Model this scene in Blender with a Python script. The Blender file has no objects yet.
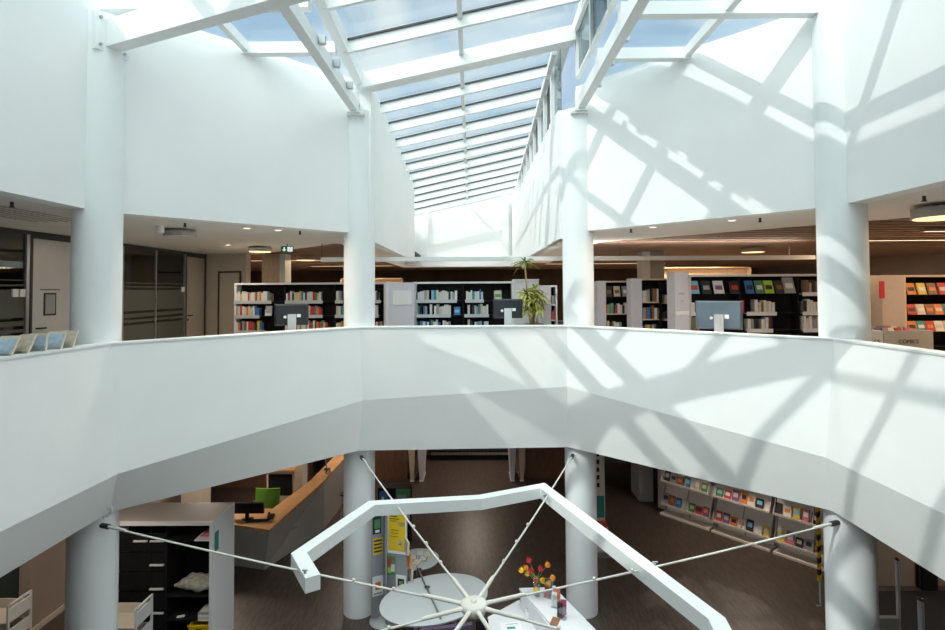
import bpy, bmesh, math, random
from mathutils import Vector, Matrix
from mathutils.geometry import tessellate_polygon
R_ = math.radians
random.seed(7)
sc = bpy.context.scene
COL = sc.collection

# ------------------------------------------------------------------ camera
cam_d = bpy.data.cameras.new('camera'); cam = bpy.data.objects.new('camera', cam_d); COL.objects.link(cam)
FOC, CX, CY = 530.36, 472.5, 275.65
PIT, ROL, YAW = .0288, -.0059, -.0065
EYE = Vector((.144, 0, 1.7))
Fv = Vector((math.sin(YAW), math.cos(YAW), 0)); Rv = Vector((math.cos(YAW), -math.sin(YAW), 0)); Uv = Vector((0, 0, 1))
Fv, Uv = Fv*math.cos(PIT)+Uv*math.sin(PIT), Uv*math.cos(PIT)-Fv*math.sin(PIT)
Rv, Uv = Rv*math.cos(ROL)+Uv*math.sin(ROL), Uv*math.cos(ROL)-Rv*math.sin(ROL)
m = Matrix.Identity(4)
for i in range(3):
    m[i][0], m[i][1], m[i][2], m[i][3] = Rv[i], Uv[i], -Fv[i], EYE[i]
cam.matrix_world = m
cam_d.sensor_width = 36; cam_d.lens = FOC*36/945
cam_d.shift_x = 0; cam_d.shift_y = (CY-315)/945
cam_d.clip_start = .05; cam_d.clip_end = 500
sc.camera = cam
# surveyed points: where the sight line through a photo point meets a real plane of the room
def _ray(x, y): return Fv*FOC + Rv*(x-CX) - Uv*(y-CY)
def on_z(x, y, z): d = _ray(x, y); return EYE + d*((z-EYE.z)/d.z)
def on_y(x, y, Y): d = _ray(x, y); return EYE + d*((Y-EYE.y)/d.y)

# ------------------------------------------------------------------ world, sun, exposure
W = bpy.data.worlds.new('sky'); sc.world = W; W.use_nodes = True
nt = W.node_tree; nt.nodes.clear()
out = nt.nodes.new('ShaderNodeOutputWorld'); bg = nt.nodes.new('ShaderNodeBackground')
tc = nt.nodes.new('ShaderNodeTexCoord'); mp = nt.nodes.new('ShaderNodeMapping'); mp.inputs['Scale'].default_value = (1.6, 1.6, 3.2)
nz = nt.nodes.new('ShaderNodeTexNoise'); nz.inputs['Scale'].default_value = 2.2; nz.inputs['Detail'].default_value = 9; nz.inputs['Distortion'].default_value = .6
rp = nt.nodes.new('ShaderNodeValToRGB'); rp.color_ramp.elements[0].position = .42; rp.color_ramp.elements[1].position = .64
sep = nt.nodes.new('ShaderNodeSeparateXYZ'); grad = nt.nodes.new('ShaderNodeValToRGB')
grad.color_ramp.elements[0].position = .0; grad.color_ramp.elements[0].color = (.66, .80, .86, 1)
grad.color_ramp.elements[1].position = .7; grad.color_ramp.elements[1].color = (.24, .44, .74, 1)
mx = nt.nodes.new('ShaderNodeMix'); mx.data_type = 'RGBA'; mx.inputs['B'].default_value = (.86, .93, .97, 1)
L = nt.links.new
L(tc.outputs['Generated'], mp.inputs['Vector']); L(mp.outputs['Vector'], nz.inputs['Vector']); L(nz.outputs['Fac'], rp.inputs['Fac'])
L(tc.outputs['Generated'], sep.inputs['Vector']); L(sep.outputs['Z'], grad.inputs['Fac'])
L(grad.outputs['Color'], mx.inputs['A']); L(rp.outputs['Color'], mx.inputs['Factor']); L(mx.outputs['Result'], bg.inputs['Color'])
# the hazy sky overhead and behind the viewer is much brighter than the blue opposite half
dt = nt.nodes.new('ShaderNodeVectorMath'); dt.operation = 'DOT_PRODUCT'; dt.inputs[1].default_value = Vector((-.15, -.55, .82)).normalized()
mr = nt.nodes.new('ShaderNodeMapRange'); mr.inputs['From Min'].default_value = .15; mr.inputs['From Max'].default_value = 1.0
mr.inputs['To Min'].default_value = .66; mr.inputs['To Max'].default_value = 2.75
L(tc.outputs['Generated'], dt.inputs[0]); wc_ = nt.nodes.new('ShaderNodeMix'); wc_.data_type = 'RGBA'; wc_.inputs['B'].default_value = (.89, .96, .955, 1)
m2 = nt.nodes.new('ShaderNodeMapRange'); m2.inputs['From Min'].default_value = .1; m2.inputs['From Max'].default_value = .7
L(dt.outputs['Value'], m2.inputs['Value']); L(m2.outputs['Result'], wc_.inputs['Factor']); L(mx.outputs['Result'], wc_.inputs['A']); L(wc_.outputs['Result'], bg.inputs['Color'])
L(dt.outputs['Value'], mr.inputs['Value']); L(mr.outputs['Result'], bg.inputs['Strength'])
L(bg.outputs['Background'], out.inputs['Surface'])

SUN = Vector((1, .68, -1.2)).normalized()
sd = bpy.data.lights.new('sun', 'SUN'); so = bpy.data.objects.new('sun', sd); COL.objects.link(so)
sd.energy = 1.3; sd.angle = R_(.6); sd.color = (1, .955, .9)
so.rotation_euler = SUN.to_track_quat('-Z', 'Y').to_euler(); so.location = (-8, -5, 14)
sc.view_settings.view_transform = 'Standard'; sc.view_settings.look = 'None'
sc.cycles.diffuse_bounces = 8; sc.cycles.max_bounces = 14; sc.cycles.transparent_max_bounces = 24
sc.view_settings.exposure = .55; sc.view_settings.gamma = 1.0; sc.view_settings.use_curve_mapping = False

# ------------------------------------------------------------------ materials
def mat(name, col, rough=.6, metal=0, noise=0, nscale=8, stretch=(1, 1, 1), emit=0, bump=0, spec=.5, emitcol=None, col2=None):
    M = bpy.data.materials.new(name); M.use_nodes = True
    t = M.node_tree; b = t.nodes['Principled BSDF']
    c = (*col, 1)
    b.inputs['Base Color'].default_value = c; b.inputs['Roughness'].default_value = rough; b.inputs['Metallic'].default_value = metal
    b.inputs['Specular IOR Level'].default_value = spec
    if noise or col2:
        tcn = t.nodes.new('ShaderNodeTexCoord'); mpn = t.nodes.new('ShaderNodeMapping'); mpn.inputs['Scale'].default_value = stretch
        n = t.nodes.new('ShaderNodeTexNoise'); n.inputs['Scale'].default_value = nscale; n.inputs['Detail'].default_value = 5
        r = t.nodes.new('ShaderNodeValToRGB'); r.color_ramp.elements[0].position = .3; r.color_ramp.elements[1].position = .7
        r.color_ramp.elements[0].color = (*(col2 or [x*(1-noise) for x in col]), 1)
        r.color_ramp.elements[1].color = (*[min(1, x*(1+noise*.6)) for x in col], 1)
        t.links.new(tcn.outputs['Object'], mpn.inputs['Vector']); t.links.new(mpn.outputs['Vector'], n.inputs['Vector'])
        t.links.new(n.outputs['Fac'], r.inputs['Fac']); t.links.new(r.outputs['Color'], b.inputs['Base Color'])
        if bump:
            bn = t.nodes.new('ShaderNodeBump'); bn.inputs['Strength'].default_value = bump; bn.inputs['Distance'].default_value = .01
            t.links.new(n.outputs['Fac'], bn.inputs['Height']); t.links.new(bn.outputs['Normal'], b.inputs['Normal'])
    if emit:
        b.inputs['Emission Color'].default_value = (*(emitcol or col), 1); b.inputs['Emission Strength'].default_value = emit
    return M
def glass(name, tint, refl=.12, milk=0, milkcol=(.8, .85, .85)):
    M = bpy.data.materials.new(name); M.use_nodes = True; t = M.node_tree; t.nodes.clear()
    o = t.nodes.new('ShaderNodeOutputMaterial'); tr = t.nodes.new('ShaderNodeBsdfTransparent'); tr.inputs['Color'].default_value = (*tint, 1)
    gl = t.nodes.new('ShaderNodeBsdfGlossy'); gl.inputs['Roughness'].default_value = .03; gl.inputs['Color'].default_value = (.9, .95, .97, 1)
    fr = t.nodes.new('ShaderNodeLayerWeight'); fr.inputs['Blend'].default_value = .5
    pw_ = t.nodes.new('ShaderNodeMath'); pw_.operation = 'POWER'; pw_.inputs[1].default_value = 5
    ma = t.nodes.new('ShaderNodeMath'); ma.operation = 'MULTIPLY_ADD'; ma.inputs[1].default_value = .6; ma.inputs[2].default_value = refl; ma.use_clamp = True
    mi = t.nodes.new('ShaderNodeMixShader'); t.links.new(fr.outputs['Facing'], pw_.inputs[0]); t.links.new(pw_.outputs['Value'], ma.inputs[0]); t.links.new(ma.outputs['Value'], mi.inputs['Fac'])
    t.links.new(tr.outputs['BSDF'], mi.inputs[1]); t.links.new(gl.outputs['BSDF'], mi.inputs[2]); last = mi
    if milk:
        d = t.nodes.new('ShaderNodeBsdfDiffuse'); d.inputs['Color'].default_value = (*milkcol, 1)
        m2 = t.nodes.new('ShaderNodeMixShader'); m2.inputs['Fac'].default_value = milk
        t.links.new(last.outputs['Shader'], m2.inputs[1]); t.links.new(d.outputs['BSDF'], m2.inputs[2]); last = m2
    t.links.new(last.outputs['Shader'], o.inputs['Surface'])
    return M
WALL = mat('white_wall_paint', (.87, .88, .875), .75, noise=.02, nscale=1.5)
COLM = mat('column_paint', (.83, .86, .87), .7, noise=.015, nscale=2)
STEEL = mat('white_steel_paint', (.82, .84, .84), .45)
SOFF = mat('grey_ceiling_board', (.80, .79, .76), .7, noise=.05, nscale=1)
LAM = mat('brown_ceiling_slat', (.36, .24, .175), .6, noise=.25, nscale=6, stretch=(.3, 4, 1))
LAMD = mat('dark_ceiling_void', (.055, .04, .032), .9, noise=.2, nscale=2)
FLO = mat('dark_industrial_parquet', (.082, .061, .050), .38, noise=.5, nscale=3.0, stretch=(14, 1.6, 1), bump=.1)
CARP = mat('grey_upper_floor', (.50, .46, .42), .7, noise=.3, nscale=20)
BEIGE = mat('beige_wall_panel', (.66, .60, .52), .6, noise=.04, nscale=2)
GREYW = mat('grey_brown_wall', (.30, .265, .24), .7, noise=.05, nscale=2)
WOOD = mat('red_brown_veneer', (.15, .075, .045), .5, noise=.3, nscale=5, stretch=(6, 6, .6))
ORWOOD = mat('orange_beech', (.60, .33, .15), .45, noise=.15, nscale=4, stretch=(1, 6, 1))
PALE = mat('pale_birch', (.62, .50, .38), .5, noise=.1, nscale=5, stretch=(5, 1, 1))
WLAM = mat('white_laminate', (.74, .74, .76), .4)
LILAC = mat('lilac_white_laminate', (.62, .61, .68), .5, noise=.03, nscale=3)
GLAM = mat('grey_laminate', (.40, .39, .38), .5, noise=.04, nscale=3)
BLACK = mat('black_laminate', (.012, .012, .014), .6, noise=.2, nscale=4, spec=.2)
DKFR = mat('dark_frame', (.05, .052, .055), .4, metal=.3)
ALU = mat('brushed_aluminium', (.42, .45, .47), .35, metal=.8)
ALUW = mat('pale_aluminium', (.58, .62, .64), .45, metal=.2)
DOORG = mat('grey_door_panel', (.58, .58, .58), .3, noise=.03, nscale=3)
CABLE = mat('pale_coated_cable', (.74, .72, .67), .5)
HUBM = mat('ivory_cast_metal', (.80, .77, .70), .5)
SCREEN = mat('black_plastic', (.012, .013, .015), .35)
IMAC = mat('dark_plastic_back', (.022, .026, .032), .4)
IMACL = mat('blue_grey_aluminium', (.20, .27, .34), .35, metal=.6)
WHITE = mat('white_plastic', (.82, .83, .83), .4)
GREEN = mat('green_fabric', (.12, .30, .02), .7)
YEL = mat('yellow_plastic', (.75, .47, .01), .45)
YPOST = mat('yellow_print', (.78, .52, .02), .6)
BLK = mat('black_print', (.02, .02, .02), .6)
TEAL = mat('teal_print', (.02, .24, .20), .6)
RED = mat('red_print', (.5, .03, .03), .5)
PURP = mat('purple_fabric', (.085, .055, .10), .8)
CLOTH = mat('pale_grey_cloth', (.42, .40, .34), .9, noise=.4, nscale=14, bump=.6)
LEAF = mat('green_leaf', (.20, .30, .05), .5, noise=.35, nscale=9)
LEAFY = mat('yellow_green_leaf', (.48, .50, .12), .5, noise=.2, nscale=9)
STEM = mat('tan_stem', (.42, .30, .15), .7, noise=.2, nscale=20)
POT = mat('grey_pot', (.25, .24, .23), .6)
LAMPW = mat('warm_lamp_diffuser', (1, .80, .45), .5, emit=1.1, emitcol=(1, .72, .35))
LAMPN = mat('downlight_diffuser', (1, .93, .8), .5, emit=1.0, emitcol=(1, .88, .66))
LAMPC = mat('cool_lamp_diffuser', (.9, .96, 1), .5, emit=.8, emitcol=(.86, .96, 1))  # glow added to the ring's underside as fill
LAMPB = mat('linear_lamp_diffuser', (1, .9, .7), .5, emit=.9, emitcol=(1, .85, .6))
SIGN = mat('green_sign_face', (.01, .10, .05), .4, emit=.05, emitcol=(.02, .4, .2))
SIGNW = mat('white_sign_mark', (.8, .9, .85), .4, emit=.5, emitcol=(.8, .95, .9))
PLASTIC = glass('clear_acrylic', (.93, .95, .96), .1)
ROOFG = glass('solar_roof_glass', (.935, .97, .968), .03)
ROOFC = glass('clerestory_glass', (.36, .42, .44), .1, milk=.2, milkcol=(.6, .68, .68))
PARTG = glass('dark_partition_glass', (.42, .44, .44), .1)
FROST = glass('frosted_foil', (.5, .52, .48), .02, milk=.42, milkcol=(.26, .27, .24))
VASE = glass('vase_glass', (.85, .9, .92), .1)
pal = {'white': (.72, .72, .70), 'cream': (.62, .56, .45), 'grey': (.33, .34, .36), 'black': (.03, .03, .035), 'red': (.55, .05, .04), 'blue': (.04, .18, .48), 'sky-blue': (.22, .50, .70),
       'green': (.08, .26, .10), 'yellow': (.70, .50, .06), 'orange': (.70, .22, .04), 'teal': (.05, .28, .30), 'pink': (.62, .16, .24), 'brown': (.24, .12, .06), 'purple': (.20, .09, .28), 'lime': (.42, .60, .05)}
PM = {k: mat(k+'_cover', v, .5) for k, v in pal.items()}
PAPER = mat('paper_pages', (.72, .69, .62), .8)

# ------------------------------------------------------------------ mesh helpers
LOC = {}
class MB:
    def __init__(s): s.v = []; s.f = []; s.mi = []; s.sm = []
    def add(s, vs, fs, mi=0, sm=False):
        b = len(s.v); s.v += [Vector(v) for v in vs]
        for f in fs: s.f.append([b+i for i in f]); s.mi.append(mi); s.sm.append(sm)
        return s
    def box(s, x0, x1, y0, y1, z0, z1, mi=0):
        return s.hexa([(x0, y0, z0), (x1, y0, z0), (x1, y1, z0), (x0, y1, z0), (x0, y0, z1), (x1, y0, z1), (x1, y1, z1), (x0, y1, z1)], mi)
    def hexa(s, p, mi=0):
        return s.add(p, [(3, 2, 1, 0), (4, 5, 6, 7), (0, 1, 5, 4), (1, 2, 6, 5), (2, 3, 7, 6), (3, 0, 4, 7)], mi)
    def obox(s, c, size, rz=0, rx=0, ry=0, mi=0):   # oriented box about its centre
        M = Matrix.Rotation(rz, 3, 'Z') @ Matrix.Rotation(ry, 3, 'Y') @ Matrix.Rotation(rx, 3, 'X'); c = Vector(c)
        a, b, d = size[0]/2, size[1]/2, size[2]/2
        p = [c + M @ Vector(q) for q in ((-a, -b, -d), (a, -b, -d), (a, b, -d), (-a, b, -d), (-a, -b, d), (a, -b, d), (a, b, d), (-a, b, d))]
        return s.hexa(p, mi)
    def beam(s, A, B, w, h, mi=0, up=(0, 0, 1)):      # box bar from A to B (axis = its centre)
        A = Vector(A); B = Vector(B); d = (B-A).normalized(); r = d.cross(Vector(up)).normalized(); u = r.cross(d)
        p = []
        for P in (A, B):
            p += [P - r*w/2 - u*h/2, P + r*w/2 - u*h/2, P + r*w/2 + u*h/2, P - r*w/2 + u*h/2]
        return s.add(p, [(0, 1, 2, 3), (7, 6, 5, 4), (0, 4, 5, 1), (1, 5, 6, 2), (2, 6, 7, 3), (3, 7, 4, 0)], mi)
    def tube(s, pts, r, n=10, mi=0, caps=True):
        pts = [Vector(p) for p in pts]; rr = r if isinstance(r, (list, tuple)) else [r]*len(pts); vs = []
        for i, p in enumerate(pts):
            d = (pts[min(i+1, len(pts)-1)] - pts[max(i-1, 0)]).normalized()
            a = d.cross(Vector((0, 0, 1)) if abs(d.z) < .9 else Vector((1, 0, 0))).normalized(); b = d.cross(a)
            vs += [p + (a*math.cos(2*math.pi*k/n) + b*math.sin(2*math.pi*k/n))*rr[i] for k in range(n)]
        fs = [(i*n+k, i*n+(k+1) % n, (i+1)*n+(k+1) % n, (i+1)*n+k) for i in range(len(pts)-1) for k in range(n)]
        s.add(vs, fs, mi, True)
        if caps: s.add(vs[:n], [tuple(range(n))[::-1]], mi); s.add(vs[-n:], [tuple(range(n))], mi)
        return s
    def lathe(s, c, prof, n=24, mi=0, sx=1, sy=1, rz=0):   # prof: (radius, z)
        c = Vector(c); vs = []
        for r, z in prof:
            for k in range(n):
                a = 2*math.pi*k/n; x, y = r*math.cos(a)*sx, r*math.sin(a)*sy
                vs.append(c + Vector((x*math.cos(rz)-y*math.sin(rz), x*math.sin(rz)+y*math.cos(rz), z)))
        fs = [(i*n+k, i*n+(k+1) % n, (i+1)*n+(k+1) % n, (i+1)*n+k) for i in range(len(prof)-1) for k in range(n)]
        s.add(vs, fs, mi, True); s.add(vs[:n], [tuple(range(n))[::-1]], mi); s.add(vs[-n:], [tuple(range(n))], mi); return s
    def prism(s, poly, z0, z1, mi=0, hole=None):
        loops = [[Vector((p[0], p[1], 0)) for p in poly]] + ([[Vector((p[0], p[1], 0)) for p in hole]] if hole else [])
        flat = [p for l in loops for p in l]; n = len(flat)
        def zz(z, p): return z(p.x, p.y) if callable(z) else z
        vs = [Vector((p.x, p.y, zz(z0, p))) for p in flat] + [Vector((p.x, p.y, zz(z1, p))) for p in flat]
        fs = []
        for t in tessellate_polygon(loops): fs.append(tuple(t)); fs.append(tuple(i+n for i in t[::-1]))
        b = 0
        for l in loops:
            k = len(l)
            for i in range(k): fs.append((b+i, b+(i+1) % k, n+b+(i+1) % k, n+b+i))
            b += k
        return s.add(vs, fs, mi)
    def build(s, name, mats, parent=None, loc=None, recalc=True):
        if not isinstance(mats, (list, tuple)): mats = [mats]
        base = Vector(loc) if loc is not None else (LOC.get(parent.name, Vector()) if parent else None)
        if base is None:
            xs = [v.x for v in s.v]; ys = [v.y for v in s.v]; base = Vector(((min(xs)+max(xs))/2, (min(ys)+max(ys))/2, min(v.z for v in s.v)))
        me = bpy.data.meshes.new(name); me.from_pydata([tuple(v-base) for v in s.v], [], s.f)
        for mm in mats: me.materials.append(mm)
        me.polygons.foreach_set('material_index', s.mi); me.polygons.foreach_set('use_smooth', s.sm); me.update()
        if recalc:
            bm = bmesh.new(); bm.from_mesh(me); bmesh.ops.remove_doubles(bm, verts=bm.verts, dist=1e-5) if False else None
            bmesh.ops.recalc_face_normals(bm, faces=bm.faces); bm.to_mesh(me); bm.free()
        o = bpy.data.objects.new(name, me); COL.objects.link(o)
        if parent: o.parent = parent; LOC[o.name] = base
        else: o.location = base; LOC[o.name] = base
        return o
def tag(o, label, cat, group=None, kind=None):
    o['label'] = label; o['category'] = cat
    if group: o['group'] = group
    if kind: o['kind'] = kind
    return o
def thing(name, loc, label, cat, group=None):
    o = bpy.data.objects.new(name, None); COL.objects.link(o); o.location = loc; o.empty_display_size = .1; LOC[o.name] = Vector(loc)
    return tag(o, label, cat, group)
def struct(o, label=None, cat=None):
    o['kind'] = 'structure'
    if label: o['label'] = label; o['category'] = cat or o.name.split('_')[0]
    return o
def sempty(name, loc, label, cat):
    o = bpy.data.objects.new(name, None); COL.objects.link(o); o.location = loc; o.empty_display_size = .1; LOC[o.name] = Vector(loc); return struct(o, label, cat)
def copy_tree(o, parent=None, delta=None, label=None, name=None, group=None):
    c = o.copy(); COL.objects.link(c)
    if parent: c.parent = parent
    if delta is not None: c.location = o.location + Vector(delta); LOC[c.name] = LOC[o.name] + Vector(delta)
    if label: c['label'] = label
    if group: c['group'] = group
    for ch in list(o.children): copy_tree(ch, c)
    return c

YC = 5.27
def V(r, a): a = R_(a); return (r*math.sin(a), YC + r*math.cos(a))
ANG = [-157.5, -112.5, -67.5, -22.5, 22.5, 67.5, 112.5, 157.5]
ZL, ZU, ZC, ZW = -4.5, 0.0, 2.85, 5.65

# ------------------------------------------------------------------ floors, slab, ceilings
OUT = [(-16, -5), (16, -5), (16, 30), (-16, 30)]
struct(MB().prism(OUT, ZL-.2, ZL).build('floor_lower', FLO), 'dark brown wooden floor of the lower storey', 'floor')
hole = [V(5.5, a) for a in ANG]
struct(MB().prism(OUT, -1.25, -.02, hole=hole).build('floor_upper', CARP), 'upper storey floor slab around the atrium opening', 'floor')
ring_out = [V(7.9, a) for a in ANG]
walls_out = [V(5.85, a) for a in ANG]
cr = MB()
for i in range(8):
    if i != 3: j = (i+1) % 8; cr.prism([V(5.85, ANG[i]), V(5.85, ANG[j]), V(8.1, ANG[j]), V(8.1, ANG[i])], ZC, ZC+.12)
cr.prism([V(5.85, -22.5), (-2.0, 17.7), (-3.5, 17.7), V(8.1, -22.5)], ZC, ZC+.12)
cr.prism([V(5.85, 22.5), V(8.1, 22.5), (3.2, 22), (2.0, 22)], ZC, ZC+.12)
cr.prism([(-15.9, -4.9), (-7.4, -4.9), (-7.4, 8.2), (-3.2, 12.6), (-6.6, 16.2), (-15.9, 16.2)], ZC+.001, ZC+.12)
struct(cr.build('ceiling_ring', SOFF), 'pale grey plasterboard ceiling ring around the atrium', 'ceiling')
big = [(-16, -5), (16, -5), (16, 30), (-16, 30)]
# the brown ceiling beyond the ring, in strips left, right and behind, with the corridor light well left open
cv = MB()
cv.prism([(-16, -5), (-7.3, -5), (-7.3, 30), (-16, 30)], 3.05, 3.2); cv.prism([(7.3, -5), (16, -5), (16, 30), (7.3, 30)], 3.05, 3.2)
cv.prism([(-7.3, 8), (-2.15, 12.4), (-2.15, 30), (-7.3, 30)], 3.05, 3.2); cv.prism([(2.15, 12.4), (7.3, 8), (7.3, 30), (2.15, 30)], 3.05, 3.2)
cv.prism([(-2.15, 22.2), (2.15, 22.2), (2.15, 30), (-2.15, 30)], 3.05, 3.2)
struct(cv.build('ceiling_dark', LAMD), 'dark void above the slatted ceiling', 'ceiling')
sl = MB(); y = 8.6
while y < 29.5:
    dy = y - YC
    rx = 7.5 if dy < 3.1 else max(3.1, 7.5 - (dy-3.1)*1.0)
    if y > 22.4: sl.box(-15.8, 15.8, y, y+.12, 2.87, 3.03)
    else:
        sl.box(rx, 15.8, y, y+.12, 2.87, 3.03)
        if y > 16.25: sl.box(-15.8, -3.5 if y < 17.7 else -2.95, y, y+.12, 2.87, 3.03)
        elif y > 12.9: sl.box(-3.2-(y-12.6)*.94, -3.3, y, y+.12, 2.87, 3.03)
    y += .42
struct(sl.build('ceiling_slats', LAM), 'brown slatted ceiling over the upper storey', 'ceiling')

# ------------------------------------------------------------------ atrium upper walls
names = {2: 'wall_left', 4: 'wall_right', 1: 'wall_near_left', 5: 'wall_near_right', 0: 'wall_back_left', 6: 'wall_back_right', 7: 'wall_back'}
lab = {2: 'white upper atrium wall, slanting facet left of the glazed corridor', 4: 'white upper atrium wall crossed by sun and beam shadows, right of corridor',
       1: 'white upper atrium wall at the far left edge', 5: 'sunlit white upper atrium wall at the far right edge', 0: 'upper atrium wall behind the viewer, left', 6: 'upper atrium wall behind the viewer, right', 7: 'upper atrium wall behind the viewer'}
for i in range(8):
    if i == 3: continue
    j = (i+1) % 8
    a, b, c, d = V(5.58, ANG[i]), V(5.58, ANG[j]), V(5.85, ANG[j]), V(5.85, ANG[i])
    struct(MB().prism([a, b, c, d], ZC, ZW+(.14 if i in (0, 1, 2) else 0)).build(names[i], WALL), lab[i], 'wall')

# corridor walls
def rz(x, y): return 5.9 + .22*(x+2.1) - .078*(max(y, 7.0)-10.3)
struct(MB().prism([(-1.9, 10.3), (-1.9, 17.7), (-2.12, 17.7), (-2.12, 10.3)], 2.7, lambda x, y: rz(-1.95, y)-.26).build('wall_corridor_left', WALL), 'smooth white wall on the left of the glazed corridor', 'wall')
struct(MB().prism([(-2.12, 17.5), (-2.12, 17.7), (-2.75, 17.7), (-2.75, 17.5)], 2.7, lambda x, y: rz(-2.2, y)-.3).build('wall_corridor_return', WALL), 'short return wall at the end of the corridor wall', 'wall')
struct(MB().prism([(-2.75, 17.5), (-2.75, 22), (-2.9, 22), (-2.9, 17.5)], 2.7, lambda x, y: rz(-2.2, y)-.3).build('wall_corridor_recess', WALL), 'white wall of the recess at the corridor end', 'wall')
# right wall of folded panels
pw = MB(); ys = 10.45; k = 0
while ys < 21.9:
    ye = min(ys + .95, 22.0)
    def wx(y): return 1.80 - .009*(y-10.4)
    top = lambda x, y: 5.28
    pw.prism([(wx(ys), ys+.012), (wx(ye)-.045, ye-.012), (wx(ye)+.1, ye-.012), (wx(ys)+.1, ys+.012)], 2.72, top)
    ys = ye; k += 1
pw.prism([(1.86, 10.45), (1.77, 22), (2.1, 22), (2.1, 10.45)], 2.72, 5.27)
struct(pw.build('wall_corridor_right', WALL), 'white wall of tall folded panels on the right of the corridor', 'wall')
ew = MB(); ew.prism([(-2.9, 22), (2.1, 22), (2.1, 22.2), (-2.9, 22.2)], 2.7, lambda x, y: rz(x, 22)-.12)
struct(ew.build('wall_corridor_end', WALL), 'sunlit white end wall of the glazed corridor', 'wall')
struct(MB().box(-2.0, -1.83, 21.85, 22.0, 2.95, 5.25).box(1.25, 1.5, 21.8, 22.0, 2.7, 5.75).build('trim_2', WALL), 'white pilasters on the corridor end wall', 'trim')
struct(MB().box(-2.9, 2.1, 21.7, 22.0, 2.7, 2.95).build('trim_3', STEEL), 'pale fascia under the corridor end wall', 'trim')

# ------------------------------------------------------------------ balustrade
ptop = [V(5.35, ANG[0]), V(5.35, ANG[1]), (-4.80, 7.15), (-2.085, 10.10), (1.875, 10.10), (5.0, 7.27), V(5.35, ANG[6]), V(5.35, ANG[7])]
pfold = [V(5.12, ANG[0]), V(5.08, ANG[1]), (-4.63, 7.08), (-1.99, 9.95), (1.83, 10.0), (4.78, 7.14), V(5.12, ANG[6]), V(5.12, ANG[7])]
zf = [-.7, -.69, -.70, -.33, -.10, -.54, -.52, -.6]
pbot = [V(5.3, ANG[0]), V(5.3, ANG[1]), (-4.88, 7.30), (-2.09, 10.05), (1.90, 10.22), (4.93, 7.26), V(5.3, ANG[6]), V(5.3, ANG[7])]
pout = [V(5.53, ANG[0]), V(5.53, ANG[1]), (-5.0, 7.24), (-2.2, 10.46), (1.98, 10.44), (5.18, 7.36), V(5.53, ANG[6]), V(5.53, ANG[7])]
pb = MB(); vs = []
for i in range(8):
    vs += [(*pout[i], 1.0), (*ptop[i], 1.0), (*pfold[i], zf[i]), (*pbot[i], -1.29), (*pout[i], -1.29)]
fs = []
for i in range(8):
    j = (i+1) % 8
    for k in range(5):
        a, b, c, d = (Vector(vs[q]) for q in (i*5+k, i*5+(k+1) % 5, j*5+(k+1) % 5, j*5+k))
        nu, nv = (12, 6) if k in (1, 2) else (1, 1); g = []
        for u in range(nu+1):
            for v in range(nv+1): g.append(a.lerp(d, u/nu).lerp(b.lerp(c, u/nu), v/nv))
        pb.add(g, [(u*(nv+1)+v, (u+1)*(nv+1)+v, (u+1)*(nv+1)+v+1, u*(nv+1)+v+1) for u in range(nu) for v in range(nv)], 0, nu > 1)
struct(pb.build('wall_balustrade', WALL, recalc=True), 'white faceted balustrade band around the upper storey, folded outward halfway', 'wall')
def sc2(p, d):
    v = Vector((p[0], p[1]-YC)); v = v*(1 + d/v.length); return (v.x, v.y+YC)
struct(MB().prism([sc2(p, .02) for p in pout], 1.0, 1.025, hole=[sc2(p, -.015) for p in ptop]).build('trim_1', STEEL), 'thin white capping along the balustrade', 'trim')

# ------------------------------------------------------------------ columns
cl = {-67.5: 'round white column at the left, beside the glass office wall', -22.5: 'round white column left of the glazed corridor, beside the leaflet stand',
      22.5: 'round white column right of the glazed corridor, in front of the brown ceiling', 67.5: 'sun-striped round white column at the right, beside the comics boxes',
      -112.5: 'round white column behind the viewer on the left', 112.5: 'round white column behind the viewer on the right'}
for a in ANG:
    if abs(a) > 113: continue
    x, y = V(5.665 if abs(a) < 30 else 5.64, a); x += {-67.5: .02, 67.5: .05}.get(a, 0); lo = -.02 if abs(a) > 30 else 0
    t = thing('column', (x, y, ZL), cl[a], 'column', 'round atrium columns')
    if a in (-112.5, 112.5): t['kind'] = 'structure'
    MB().lathe((x, y, 0), [(.302, ZL), (.302, -1.3), (.302, 5.25 if abs(a) < 30 else 5.6)], 48).build('shaft', COLM, t)
    if abs(a) < 30:
        MB().box(x-.17, x+.17, y-.36, y+.15, 5.12, 5.16).build('bearing_plate', STEEL, t)
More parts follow.
